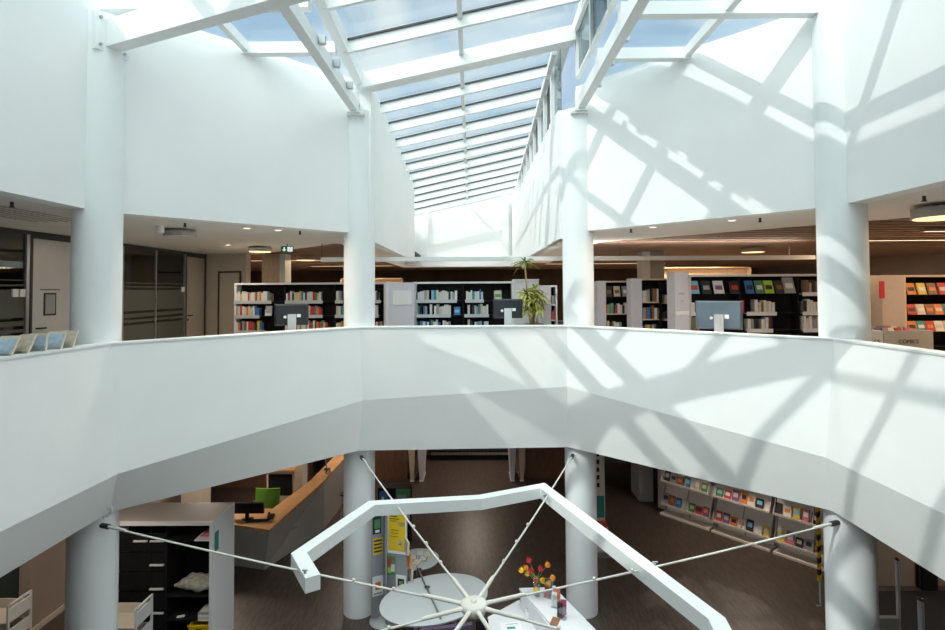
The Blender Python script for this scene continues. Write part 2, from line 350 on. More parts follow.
# ------------------------------------------------------------------ roof
gl = sempty('window_1', (0, 10.3, 5.9), 'sloping glazed roof lantern running over the atrium and corridor', 'skylight')
for ya, yb in ((-1.2, 7.0), (7.0, 22.2)): MB().prism([(-2.12, ya), (2.12, ya), (2.12, yb), (-2.12, yb)], rz, lambda x, y: rz(x, y)+.015).build('pane', ROOFG, gl)
MB().prism([(-2.9, 17.5), (-2.12, 17.5), (-2.12, 22.2), (-2.9, 22.2)], rz, lambda x, y: rz(x, y)+.015).build('pane', ROOFG, gl)
py = [-.9, .3, 1.5, 2.7, 3.9, 5.15, 6.4, 7.7, 8.93, 11.5, 12.6, 13.68, 14.75, 15.7, 16.62, 17.5, 18.35, 19.25, 20.2, 21.2]
for y in py:
    b = MB(); xa, xb = (-2.1, 2.08) if y < 10.4 else ((-1.98, 1.86) if y < 17.4 else (-2.8, 1.86))
    b.hexa([(xa, y, rz(xa, y)-.24), (xb, y, rz(xb, y)-.24), (xb, y+.07, rz(xb, y)-.24), (xa, y+.07, rz(xa, y)-.24),
            (xa, y, rz(xa, y)-.005), (xb, y, rz(xb, y)-.005), (xb, y+.07, rz(xb, y)-.005), (xa, y+.07, rz(xa, y)-.005)])
    b.hexa([(xa+.02, y-.035, rz(xa, y)-.035), (xb-.02, y-.035, rz(xb, y)-.035), (xb-.02, y, rz(xb, y)-.035), (xa+.02, y, rz(xa, y)-.035),
            (xa+.02, y-.035, rz(xa, y)-.004), (xb-.02, y-.035, rz(xb, y)-.004), (xb-.02, y, rz(xb, y)-.004), (xa+.02, y, rz(xa, y)-.004)], 1)
    b.build('purlin', [STEEL, DKFR], gl)
for ya, yb in ((-1.2, 7.0), (7.0, 22)): MB().hexa([(x, y, rz(x, y)+dz) for dz in (-.10, -.002) for x, y in ((-.10-.005*max(ya, 0), ya), (-.01-.005*max(ya, 0), ya), (-.05-.005*yb, yb), (-.12-.005*yb, yb))]).build('glazing_bar', STEEL, gl)
# deep frame at the octagon edge
xa, xb, y0, y1 = -2.12, 2.1, 10.1, 10.42
MB().hexa([(xa, y0, rz(xa, y0)-.30), (xb, y0, rz(xb, y0)-.30), (xb, y1, rz(xb, y0)-.30), (xa, y1, rz(xa, y0)-.30),
           (xa, y0, rz(xa, y0)-.005), (xb, y0, rz(xb, y0)-.005), (xb, y1, rz(xb, y1)-.005), (xa, y1, rz(xa, y1)-.005)]).build('cross_frame', STEEL, gl)
for ya, yb in ((-1.2, 7.0), (7.0, 10.3)): MB().hexa([(-2.18, ya, rz(-2.1, ya)-.22), (-2.02, ya, rz(-2.1, ya)-.22), (-2.02, yb, rz(-2.1, yb)-.22), (-2.18, yb, rz(-2.1, yb)-.22), (-2.18, ya, rz(-2.1, ya)+.04), (-2.02, ya, rz(-2.1, ya)+.04), (-2.02, yb, rz(-2.1, yb)+.04), (-2.18, yb, rz(-2.1, yb)+.04)]).build('eaves_rail', STEEL, gl)
def eave(x0, x1, ya, yb, d0, d1): return [(x0, ya, rz(x1, ya)+d0), (x1, ya, rz(x1, ya)+d0), (x1, yb, rz(x1, yb)+d0), (x0, yb, rz(x1, yb)+d0), (x0, ya, rz(x1, ya)+d1), (x1, ya, rz(x1, ya)+d1), (x1, yb, rz(x1, yb)+d1), (x0, yb, rz(x1, yb)+d1)]
MB().hexa(eave(-2.12, -1.93, 10.42, 17.7, -.26, .03)).build('eaves_rail', STEEL, gl)
for ya, yb in ((-1.2, 7.0), (7.0, 10.4)): MB().hexa(eave(2.06, 2.22, ya, yb, -.14, .04)).build('ridge_rail', STEEL, gl)
MB().hexa(eave(1.78, 2.1, 10.4, 22, -.10, .04)).build('ridge_rail', STEEL, gl)
# clerestory on the high side
ce = sempty('window_2', (2.1, 5, 5.7), 'upright clerestory glazing along the high side of the lantern', 'window')
pys = [-1.0, 1.5, 4.0, 6.4, 7.7, 8.93, 10.2]
for i, y in enumerate(pys):
    MB().box(2.11, 2.21, y-.05, y+.05, 5.85, rz(2.1, y)-.06).build('post', STEEL, ce)
    if i+1 < len(pys):
        y2 = pys[i+1]
        MB().prism([(2.16, y+.05), (2.16, y2-.05), (2.172, y2-.05), (2.172, y+.05)], 5.89, lambda x, yy: rz(2.1, yy)-.12).build('pane', ROOFC, ce)
MB().box(2.13, 2.21, -1.2, 10.3, 5.84, 5.90).build('sill_rail', STEEL, ce)
# two open vents: frames swung inward on stays
for y, y2 in ((6.5, 7.6), (7.8, 8.85)):
    v = MB(); zt = rz(2.1, y)-.22; zb = 6.12; xo = .16
    for ya in (y, y2-.06): v.beam((2.02, ya+.03, zt), (2.02-xo, ya+.03, zb), .05, .06)
    v.beam((2.02-xo, y, zb), (2.02-xo, y2, zb), .06, .06); v.beam((2.02, y, zt), (2.02, y2, zt), .06, .06)
    f = v.build('vent_frame', STEEL, ce)
    MB().hexa([(2.02-xo, y+.04, zb), (2.02, y+.04, zt), (2.02, y2-.04, zt), (2.02-xo, y2-.04, zb), (2.032-xo, y+.04, zb), (2.032, y+.04, zt), (2.032, y2-.04, zt), (2.032-xo, y2-.04, zb)]).build('pane', ROOFC, f)
cc = sempty('window_3', (1.85, 16, 5.3), 'row of small clerestory windows over the folded panel wall', 'window')
cys = [10.45, 11.5, 12.6, 13.68, 14.75, 15.7, 16.62, 17.5, 18.35, 19.25]
for i, y in enumerate(cys[1:], 1):
    x = 1.84 - .009*(y-10.4); ya = cys[i-1] if i > 1 else 10.45
    MB().prism([(x-.03, y-.08), (x+.12, y-.08), (x+.12, y+.08), (x-.03, y+.08)], 5.26, lambda a, b: rz(1.8, b)-.08).build('post', STEEL, cc)
    dark = i in (2, 4, 6, 8)
    b = MB().prism([(x+.04, ya+.1), (x+.04, y-.1), (x+.055, y-.1), (x+.055, ya+.1)], 5.28 if i < 3 else 5.36, lambda a, b: rz(1.8, b)-.13)
    b.build('vent_flap' if dark else 'pane', DKFR if dark else ROOFC, cc)
    MB().hexa(eave(1.70, 1.80, ya+.1, y-.1, -.3, -.16)).build('window_frame', STEEL, cc)
MB().prism([(1.72, 19.4), (1.72, 22), (1.9, 22), (1.9, 19.4)], 5.28, lambda a, b: rz(1.8, b)-.08).build('spandrel', WALL, cc)

# flat side roofs
def side_roof(sgn, nm, label):
    dz = .15 if sgn < 0 else .0
    t = sempty(nm, (sgn*3.7, 6, 5.6), label, 'skylight')
    pts = [(sgn*abs(p[0]), p[1]) for p in (V(5.85, -22.5), V(5.85, -67.5), V(5.85, -112.5), V(5.85, -157.5))]
    poly = [(sgn*2.22, 10.75)] + pts + [(sgn*2.22, -.2)]
    if sgn > 0: poly = poly[::-1]
    MB().prism(poly, 5.76+dz, 5.775+dz).build('pane', ROOFG, t)
    for y in (8.85, 7.43, 5.9, 4.4, 2.9, 1.4):
        xe = 5.2 if 3.1 < y < 7.5 else (5.2 - max(y-7.4, 3.13-y, 0))
        wd = .16 if y > 7 else .1
        MB().box(*sorted((sgn*2.2, sgn*(xe+.15))), y-wd/2, y+wd/2, 5.57+dz, 5.755+dz).build('purlin', STEEL, t)
    MB().box(*sorted((sgn*3.66, sgn*3.76)), 1.5, 8.9, 5.60+dz, 5.757+dz).build('glazing_bar', STEEL, t)
    # wall-head gutter frame
    for i in range(3):
        a, b = pts[i], pts[i+1]
        a2, b2 = sc2(a, -.22), sc2(b, -.22)
        MB().prism([a, b, b2, a2], 5.66+dz, 5.76+dz).build('edge_frame', STEEL, t)
side_roof(-1, 'window_4', 'flat glazed side roof between the left wall and lantern')
side_roof(1, 'window_5', 'flat glazed side roof between the right wall and lantern')

# beams
t = thing('roof_beam', (-2.2, 5, 5.2), 'white steel roof beam running overhead to the left corridor column', 'beam', 'long roof beams')
MB().box(-2.28, -2.13, -.2, 10.35, 5.2, 5.42).build('beam_body', STEEL, t)
MB().box(-2.33, -2.08, 10.1, 10.5, 5.16, 5.2).build('foot_plate', STEEL, t)
for yb in (9.3, 8.4, 7.6): MB().box(-2.12, -2.02, yb-.04, yb+.04, 5.3, 5.42).build('cleat', ALU, t)
t = copy_tree(t, delta=(4.4, 0, 0), label='white steel roof beam running overhead to the right corridor column')
t = thing('roof_beam', (-5.2, 7.43, 5.1), 'heavy white box beam crossing the roof from the left column towards top centre', 'beam')
A = Vector((-4.92, 7.31, 5.31)); B = Vector((4.92, 3.23, 5.31))
MB().beam(A, B, .2, .38).build('beam_body', STEEL, t)
d = (B-A).normalized(); r = d.cross(Vector((0, 0, 1))).normalized()
MB().beam(A-d*.1, A-d*.02, .46, .52).build('end_plate', STEEL, t)
for s1 in (-1, 1):
    for s2 in (-1, 1): c = A-d*.02 + r*(.17*s1) + Vector((0, 0, .19*s2)); MB().tube([c, c+d*.03], .02, 8).build('bolt', ALU, t)

# ------------------------------------------------------------------ upper storey outer walls
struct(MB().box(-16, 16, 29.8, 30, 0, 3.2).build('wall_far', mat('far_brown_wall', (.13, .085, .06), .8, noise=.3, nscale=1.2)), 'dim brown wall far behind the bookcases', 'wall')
struct(MB().box(-16, -15.8, -5, 30, 0, 3.2).build('wall_outer_left', GREYW)); struct(MB().box(15.8, 16, -5, 30, 0, 3.2).build('wall_outer_right', GREYW))
struct(MB().box(-16, 16, -5, -4.8, ZL, 3.2).build('wall_outer_near', GREYW))

# ------------------------------------------------------------------ glazed office partition, left
PX = -8.05
w = sempty('window_6', (PX, 12, 0), 'dark framed glass office partition behind the left column', 'window')
MB().box(PX-.04, PX+.04, 4.5, 16.0, 2.78, 2.85).build('head_rail', DKFR, w)
for y in (7.0, 9.60, 11.2, 12.2, 14.83, 15.97): MB().box(PX-.04, PX+.04, y-.035, y+.035, 0, 2.78).build('frame_post', ALU, w)
MB().box(PX-.03, PX+.03, 13.47, 13.52, 0, 2.78).build('frame_post', ALU, w)
for ya, yb in ((4.5, 6.97), (7.03, 9.56), (12.23, 14.8)):
    MB().box(PX-.006, PX+.006, ya, yb, .05, 2.78).build('pane', PARTG, w)
    b = MB()
    for za, zb in ((1.27, 1.77), (1.83, 1.86), (1.93, 1.95), (1.12, 1.21), (1.0, 1.06), (.05, .94)): b.box(PX+.009, PX+.012, ya, yb, za, zb)
    b.build('frosted_foil', FROST, w)
MB().box(PX+.03, PX+.06, 14.62, 14.76, 1.72, 1.86).build('wall_switch', WHITE, w)
MB().box(PX+.03, PX+.06, 9.42, 9.53, 1.64, 1.78).build('wall_switch', WHITE, w); MB().box(PX+.03, PX+.06, 9.27, 9.38, 1.64, 1.78).build('wall_switch', WHITE, w)
def door(nm, ya, yb, matl, label, handle_y):
    dd = sempty(nm, (PX, (ya+yb)/2, 0), label, 'door')
    MB().box(PX-.03, PX+.02, ya, yb, .01, 2.72).build('door_leaf', matl, dd)
    MB().box(PX-.035, PX+.045, ya-.05, ya, 0, 2.78).box(PX-.035, PX+.045, yb, yb+.05, 0, 2.78).box(PX-.035, PX+.045, ya, yb, 2.72, 2.78).build('door_frame', DKFR, dd)
    h = MB().tube([(PX+.02, handle_y, 1.05), (PX+.08, handle_y, 1.05), (PX+.08, handle_y+.16, 1.05)], .016, 8); h.tube([(PX+.02, handle_y, .93), (PX+.04, handle_y, .93)], .03, 10)
    h.build('door_handle', SCREEN, dd); return dd
d1 = door('door_1', 9.70, 11.1, DOORG, 'grey metal door with a framed notice, left of the left column', 9.82)
n = MB().box(PX+.02, PX+.03, 9.98, 10.27, 1.28, 1.71).build('notice', BLK, d1)
MB().box(PX+.03, PX+.034, 10.01, 10.24, 1.31, 1.68).build('notice_paper', PM['grey'], n)
q = MB()
for k in range(15): q.box(PX+.02, PX+.022, 9.90+k*.032, 9.922+k*.032, 1.76, 1.785)
q.build('lettering', BLK, d1)
door('door_2', 14.90, 15.9, mat('pale_translucent_door', (.50, .46, .42), .15, noise=.05, nscale=2), 'pale glass door at the far end of the office partition', 15.0)
p0 = Vector((PX, 16.02, 0)); p1 = Vector((-6.62, 15.55, 0)); bw = MB()
bw.prism([(p0.x, p0.y), (p1.x, p1.y), (p1.x+.05, p1.y+.2), (p0.x+.05, p0.y+.2)], 0, 2.85)
struct(bw.build('wall_beige', BEIGE), 'beige wall between the office partition and bookcase', 'wall')
dv = (p1-p0).normalized()
d3 = sempty('door_3', p0+dv*.9, 'beige door in the beige wall left of the bookcase', 'door')
a = p0+dv*.56; b = p0+dv*1.30; nrm = Vector((dv.y, -dv.x, 0))
MB().prism([(a+nrm*.01).xy, (b+nrm*.01).xy, (b+nrm*.03).xy, (a+nrm*.03).xy], .01, 2.28).build('door_leaf', BEIGE, d3)
fr = MB()
for P, Q, z0, z1 in ((a-dv*.05, a, 0, 2.33), (b, b+dv*.05, 0, 2.33), (a, b, 2.28, 2.33)): fr.prism([(P+nrm*.01).xy, (Q+nrm*.01).xy, (Q+nrm*.045).xy, (P+nrm*.045).xy], z0, z1)
fr.build('door_frame', DKFR, d3)
tag(MB().obox((p0+dv*.36)+nrm*.02+Vector((0, 0, 1.15)), (.08, .02, .12), math.atan2(dv.y, dv.x)).build('light_switch', BEIGE), 'small beige light switch between two doors', 'switch')
struct(MB().box(-12.5, -8.15, 4.3, 4.4, 0, 2.84).build('wall_office_near', GREYW)); struct(MB().box(-12.5, -8.15, 16.05, 16.15, 0, 2.84).build('wall_office_far', GREYW))
struct(MB().box(-12.6, -12.5, 4.4, 16.05, 0, 2.84).build('wall_office_back', mat('dim_office_wall', (.14, .12, .10), .8, noise=.1)))
tag(MB().box(-12.4, -11.9, 6, 14.8, 0, 1.1).box(-12.42, -11.88, 5.98, 14.82, 1.1, 1.14).build('sideboard', PALE), 'low wooden sideboard inside the glass office', 'sideboard')

# far piers
for px0, px1, yy, lb in ((262, 280, 16, 'square beige pier behind the left bookcase'), (643, 664, 16, 'square pale pier behind the right bookcases')):
    a, b = on_y(px0, 255, yy), on_y(px1, 255, yy)
    t = thing('pier', ((a.x+b.x)/2, yy+.3, 0), lb, 'pier')
    MB().box(a.x, b.x, yy, yy+.6, 0, 2.86).build('shaft', PALE if px0 < 400 else GLAM, t)
    MB().box(b.x, b.x+.16, yy-.03, yy+.5, 0, 2.86).build('conduit_box', STEEL, t) if px0 < 400 else MB().box(a.x-.02, a.x+.2, yy-.04, yy, 0, 2.86).build('conduit_box', STEEL, t)
# shelving far behind, warm and dim
def far_shelf(x0, x1, y, h, label):
    t = thing('far_bookcase', ((x0+x1)/2, y, 0), label, 'bookcase', 'bookcases far behind')
    b = MB().box(x0, x1, y+.3, y+.33, 0, h).box(x0, x1, y, y+.3, h-.04, h).box(x0, x0+.04, y, y+.3, 0, h).box(x1-.04, x1, y, y+.3, 0, h)
    for z in (.4, .8, 1.2, 1.6): b.box(x0, x1, y, y+.3, z, z+.03)
    b.build('carcass', PALE, t)
far_shelf(-6.0, -3.2, 24, 2.3, 'pale bookcase far behind the left bookcase'); far_shelf(7.0, 10.5, 20, 2.55, 'pale framed bookcase far behind the right bookcase')
far_shelf(-1.5, 2.0, 26, 2.1, 'low orange-lit bookcase far behind the middle bookcase')

# ------------------------------------------------------------------ books and bookcases
book_mesh = {}
def bm_book(c):
    if c not in book_mesh:
        b = MB(); b.box(-.5, .5, -.42, .5, .02, .97, 1); b.box(-.5, -.42, -.5, .5, 0, 1); b.box(.42, .5, -.5, .5, 0, 1); b.box(-.5, .5, -.5, -.42, 0, 1)
        o = b.build('book', [PM[c], PAPER], loc=(0, 0, 0)); COL.objects.unlink(o); book_mesh[c] = o
    return book_mesh[c]
def place_book(x, y, z, w, d, h, c, label, group, rot=(0, 0, 0), cat='book', name='book'):
    o = bm_book(c).copy(); o.name = name; COL.objects.link(o); o.location = (x, y, z); o.scale = (w, d, h); o.rotation_euler = rot
    return tag(o, label, cat, group)
def row(x0, x1, y, z, where, cols, hh=.25, wmin=.038, wmax=.068, shelf=None):
    x = x0; grp = 'books on ' + where
    while x < x1-.03:
        w = random.uniform(wmin, wmax)
        if random.random() < .05: x += w; continue
        c = random.choice(cols)
        place_book(x+w/2, y, z, w*.92, .16, hh*random.uniform(.8, 1.06), c, '%s-spined book standing upright on %s' % (c, where), grp)
        x += w
def face_book(x, y, z, w, h, c, label, grp, tilt=-.22, art=None):
    o = place_book(x, y, z, w, .025, h, c, label, grp, rot=(tilt, 0, 0), name='display_book')
    if art:
        a = MB(); a.box(-.34, .34, -.9, -.52, .3, .62); a2 = a.build('cover_picture', PM[art], None, loc=(0, 0, 0)); a2.parent = o; a2.location = (0, 0, 0)
    return o
MIX = ['white']*5+['cream']*3+['grey', 'red', 'teal', 'blue', 'green', 'yellow', 'brown', 'black', 'orange', 'red']
COOL = ['white']*8+['cream']*3+['grey', 'grey', 'sky-blue', 'blue', 'black', 'teal', 'white']
WARM = ['red', 'green', 'orange', 'teal', 'cream', 'brown', 'red', 'black', 'white']
NEUT = ['white', 'grey', 'white', 'black', 'cream', 'grey', 'white', 'brown']
def bookcase(name, px0, px1, yy, top, label, bays, shelves, frame=WLAM, back=BLACK, depth=.34, parts=None):
    """free-standing bookcase facing the atrium; returns shelf z list"""
    x0 = on_y(px0, 300, yy).x; x1 = on_y(px1, 300, yy).x
    t = thing(name, ((x0+x1)/2, yy+depth/2, 0), label, 'bookcase')
    MB().box(x0, x1, yy+depth-.03, yy+depth, 0, top-.03).build('back_panel', back, t)
    MB().box(x0-.02, x1+.02, yy-.01, yy+depth, top-.045, top).build('top_board', frame, t)
    MB().box(x0-.02, x0+.03, yy, yy+depth, 0, top-.045).build('side_panel', frame, t)
    MB().box(x1-.03, x1+.02, yy, yy+depth, 0, top-.045).build('side_panel', frame, t)
    for bx in bays:
        b = on_y(bx, 300, yy).x; MB().box(b-.015, b+.015, yy+.05, yy+depth-.03, 0, top-.045).build('upright', back, t)
    for z in shelves: MB().box(x0+.03, x1-.03, yy+.06, yy+depth-.03, z-.02, z).build('shelf', back, t)
    return t, x0, x1
def tray(t, px0, px1, yy, z, m=ALUW):      # pale lipped shelf tray under a run of books
    a, b = on_y(px0, 300, yy).x, on_y(px1, 300, yy).x
    MB().box(a-.02, b+.02, yy-.02, yy+.22, z-.015, z).box(a-.02, b+.02, yy-.025, yy-.015, z-.05, z+.03).build('tray', m, t)
    return a, b
Y1 = 13.2; ZS = [1.46, 1.10, .72]
where3 = ['top', 'middle', 'lower']
t, _, _ = bookcase('bookcase', 235, 385, Y1, 1.93, 'long black-backed bookcase left of the corridor column, full of mixed books', [284, 334], [z for z in ZS]+[.36])
for zi, runs in ((0, [(236, 271), (286, 322), (336, 342), (374, 380)]), (1, [(236, 259), (285, 322), (336, 343), (374, 378)]), (2, [(236, 265), (285, 328), (336, 343), (374, 382)])):
    for a, b in runs:
        xa, xb = tray(t, a, b, Y1, ZS[zi]); row(xa, xb, Y1+.08, ZS[zi]+.002, 'the %s shelf of the left bookcase' % where3[zi], MIX if zi < 2 else MIX+['red']*4)
x = on_y(268, 300, Y1).x
face_book(x, Y1+.02, ZS[1]+.01, .17, .25, 'white', 'white booklet with a dark picture shown face out on the left bookcase', None, art='grey')
# perpendicular case seen end on
a, b = on_y(386, 300, 12.6).x, on_y(414, 300, 12.6).x
t = thing('display_unit', ((a+b)/2, 12.9, 0), 'lilac white end panel unit between the left and middle bookcases', 'display unit')
MB().box(a+.02, b, 12.62, 13.15, 0, 1.91).build('body', LILAC, t)
MB().box(a, a+.05, 12.58, 13.15, 0, 1.92).build('edge_strip', WLAM, t)
MB().box(a+.16, b-.06, 12.605, 12.62, 1.38, 1.72).build('label_panel', WLAM, t)
Y2 = 13.1
t, _, _ = bookcase('bookcase', 414.5, 513, Y2, 1.93, 'black-backed bookcase with white books behind the middle monitor', [463], ZS+[.36], frame=STEEL)
for zi, runs in ((0, [(416, 456), (466, 483)]), (1, [(416, 450), (465, 488)]), (2, [(416, 451), (465, 489)])):
    for a, b in runs:
        xa, xb = tray(t, a, b, Y2, ZS[zi]); row(xa, xb, Y2+.08, ZS[zi]+.002, 'the %s shelf of the middle bookcase' % where3[zi], COOL, hh=.26)
face_book(on_y(457, 300, Y2).x, Y2+.02, ZS[1]+.01, .17, .2, 'blue', 'blue book shown face out on the middle bookcase', None, art='sky-blue')
face_book(on_y(498, 300, Y2).x, Y2+.02, ZS[0]+.01, .2, .24, 'cream', 'pale picture book shown face out above the middle monitor', None, art='green')
a, b = on_y(514, 300, 13.0).x, on_y(539, 300, 13.0).x
t = thing('display_unit', ((a+b)/2, 13.2, 0), 'white end panel unit behind the potted plant', 'display unit')
MB().box(a, b, 13.0, 13.5, 0, 1.95).build('body', WLAM, t); MB().box(a-.01, b+.01, 12.97, 13.52, 1.95, 1.98).build('top_board', STEEL, t)
# two narrow cases seen nearly end on, right of the plant
def end_case(px0, px1, px2, yy, top, label, panel, cols, where, wood=PALE):
    a, b, c = (on_y(p, 300, yy).x for p in (px0, px1, px2))
    t = thing('bookcase', ((a+c)/2, yy+.2, 0), label, 'bookcase')
    MB().box(a, b, yy, yy+.4, 0, top).build('side_panel', panel, t)
    MB().box(b, c, yy+.36, yy+.4, 0, top-.03).build('back_panel', BLACK, t)
    MB().box(b, c+.03, yy, yy+.4, top-.04, top).build('top_board', wood, t)
    MB().box(c-.005, c+.03, yy, yy+.4, 0, top-.04).build('side_panel', wood, t)
    return t, b, c
t, a, b = end_case(541, 551, 556, 12.3, 1.82, 'narrow bookcase right of the potted plant, shown almost end on', LILAC, NEUT, '', WLAM)
for i, z in enumerate((1.38, 1.02, .66)):
    MB().box(a, b, 12.3, 12.65, z-.025, z).build('shelf', WLAM, t)
    place_book((a+b)/2, 12.42, z, .07, .16, .2, ['grey', 'red', 'brown'][i], '%s-spined book on the narrow bookcase by the plant' % ['grey', 'red', 'brown'][i], 'books on the narrow bookcase')
# right-hand cases
YR = 13.2
t, a, b = end_case(598, 606, 631, YR, 1.93, 'pale wood bookcase right of the corridor column, smallest of the right row', LILAC, WARM, '')
for z in (1.53, 1.12, .68): MB().box(a, b, YR, YR+.36, z-.03, z).build('shelf', PALE if z < 1.5 else BLACK, t)
for i, (p, c, ar) in enumerate(((609.5, 'black', 'brown'), (617.5, 'cream', 'brown'), (626, 'grey', 'white'))):
    face_book(on_y(p, 300, YR).x, YR+.03, 1.54, .16, .26, c, '%s book face out on top shelf of the smallest right bookcase' % ['black', 'cream', 'grey'][i], 'display books on smallest right bookcase', art=ar)
row(a+.02, b-.02, YR+.08, 1.12, 'the middle shelf of the smallest right bookcase', ['red', 'red', 'teal', 'green', 'orange', 'white', 'brown', 'black'])
row(a+.02, a+.36, YR+.08, .68, 'the lower shelf of the smallest right bookcase', NEUT)
t, a, b = end_case(631.5, 642, 675, 12.5, 1.97, 'pale wood bookcase with grey end panel, second from the corridor column', LILAC, WARM, '')
um = on_y(660, 300, 12.5).x; MB().box(um-.03, um+.03, 12.5, 12.86, 0, 1.93).build('upright', BLACK, t)
for i, z in enumerate((1.42, 1.02, .62)):
    MB().box(a, um, 12.5, 12.86, z-.03, z).build('shelf', PALE, t)
    xx = on_y(664, 300, 12.5).x; MB().box(xx, b, 12.5, 12.86, z-.05, z).build('shelf', PALE, t)
    row(a+.02, um-.04, 12.58, z, 'the %s shelf of the second right bookcase' % where3[i], ['white', 'blue', 'cream', 'brown', 'yellow', 'black', 'grey'], hh=.3)
    place_book((xx+b)/2, 12.62, z, .2, .2, .16, ['cream', 'black', 'grey'][i], '%s box file on a side shelf of the second right bookcase' % ['cream', 'black', 'grey'][i], 'box files on the second right bookcase', cat='box', name='box_file')
# shelf end beside the column
t = thing('bookcase', (on_y(593, 300, 13.6).x, 13.7, 0), 'bookcase end with coloured boxes half hidden by the corridor column', 'bookcase')
xa, xb = on_y(585, 300, 13.6).x, on_y(597, 300, 13.6).x
MB().box(xa, xb, 13.9, 13.95, 0, 1.85).box(xa, xb, 13.6, 13.9, 1.81, 1.85).build('carcass', PALE, t)
for i, z in enumerate((1.45, 1.1, .75)):
    MB().box(xa, xb, 13.6, 13.9, z-.03, z).build('shelf', PALE, t)
    place_book(xb-.12, 13.7, z, .18, .16, .22, ['yellow', 'green', 'brown'][i], '%s box on the half-hidden bookcase beside the column' % ['yellow', 'green', 'brown'][i], 'boxes beside the column', cat='box', name='storage_box')
# large right case
YB = 11.35; ZB = [1.60, 1.19, .83]
t, _, _ = bookcase('bookcase', 690, 830, YB, 2.02, 'large black bookcase behind the right monitor, magazines leaning along its top shelf', [741, 800], [1.62, 1.2, .84, .45], frame=WLAM)
a, b = on_y(675, 300, YB-.1).x, on_y(689, 300, YB-.1).x
MB().box(a, b, YB-.1, YB+.36, 0, 2.07).build('end_panel', LILAC, t)
q = MB().box(a+.08, b-.1, YB-.106, YB-.1, 1.60, 1.63).box(a+.12, b-.12, YB-.106, YB-.1, 1.45, 1.47); q.build('lettering', GLAM, t)
MB().box(a+.02, b, YB-.108, YB-.1, 1.16, 1.25).build('label_strip', WHITE, t)
for p, w_, c, ar, lb in ((695.5, 9, 'sky-blue', 'red', 'blue and white magazine'), (707.5, 9, 'black', 'grey', 'dark magazine'), (720, 10, 'white', 'purple', 'white magazine with a purple figure'), (736, 9, 'black', 'red', 'black magazine with a red spot'),
                         (751, 8, 'blue', 'black', 'dark blue magazine'), (761, 8, 'green', 'white', 'dark green magazine with a white oval'), (770.5, 9, 'lime', 'black', 'lime green magazine'), (781, 8, 'black', 'brown', 'black magazine left of the grey one'), (791, 11, 'grey', 'white', 'tall grey magazine')):
    face_book(on_y(p, 300, YB).x, YB+.02, 1.61, w_/47, .29 if c != 'grey' else .36, c, lb+' on the large right bookcase\'s top shelf', 'magazines on the large right bookcase', tilt=-.35, art=ar)
for zi, runs in ((0, [(803, 818)]), (1, [(691, 699), (747, 775), (803, 818)]), (2, [(747, 771), (803, 818)])):
    for p, q in runs:
        xa, xb = tray(t, p, q, YB, ZB[zi], WLAM); row(xa, xb, YB+.08, ZB[zi]+.002, 'the %s shelf of the large right bookcase' % where3[zi], NEUT, wmin=.05, wmax=.09, hh=.28)
for p, c in ((691.5, 'brown'), (693.5, 'green'), (696, 'red'), (698, 'orange'), (768.5, 'red'), (743, 'red')):
    xx = on_y(p, 300, YB).x
    place_book(xx, YB+.08, .835 if p != 743 else 1.195, .045, .16, .27, c, '%s book %s' % (c, 'left of the right monitor, low shelf' if p < 700 else ('at the end of the lowest visible row, large right bookcase' if p > 750 else 'standing alone behind the right monitor')), 'odd books on the large right bookcase')
# far right: case with magazines in warm light
YF = 12.0
t, xa, xb = bookcase('bookcase', 905, 1010, YF, 2.0, 'dark bookcase of warm-lit magazines at the right edge', [960], [1.55, 1.1, .72, .4], frame=PALE)
a, b = on_y(882, 300, YF-.1).x, on_y(904.5, 300, YF-.1).x
MB().box(a, b, YF-.1, YF+.36, 0, 2.0).build('end_panel', mat('warm_grey_laminate', (.50, .42, .37), .5, noise=.05), t)
MB().box(a+.08, a+.2, YF-.106, YF-.1, 1.70, 1.715).build('lettering', GLAM, t)
MB().box(a-.06, a+.05, YF-.12, YF-.1, 1.48, 1.86).build('sign_flag', RED, t)
cols = ['orange', 'brown', 'cream', 'red', 'red', 'yellow', 'orange', 'pink', 'cream', 'white', 'brown', 'teal']
for zi, z in enumerate((1.56, 1.11, .73)):
    x = xa+.08; k = 0
    while x < xb-.1 and x < 11.6:
        c = cols[(k*5+zi*3) % 12]; k += 1
        face_book(x+.1, YF+.02, z, .19, .27 if zi == 0 else .24, c, '%s magazine leaning on the %s shelf at the right edge' % (c, where3[zi]), 'magazines on the right edge bookcase', tilt=-.3, art=['cream', 'black', 'white', 'orange'][k % 4])
        x += .235 if zi == 0 else .2
# case glimpsed beside the column
t, xa, xb = bookcase('bookcase', 862, 881, 12.4, 1.9, 'dark bookcase glimpsed between the right column and warm grey panel', [], [1.5, 1.1, .75], frame=PALE)
for i, z in enumerate((1.5, 1.1, .75)): row(xa+.25, xb-.05, 12.5, z, 'the %s shelf of the glimpsed bookcase' % where3[i], ['brown', 'orange', 'cream', 'grey', 'pink'], hh=.2)
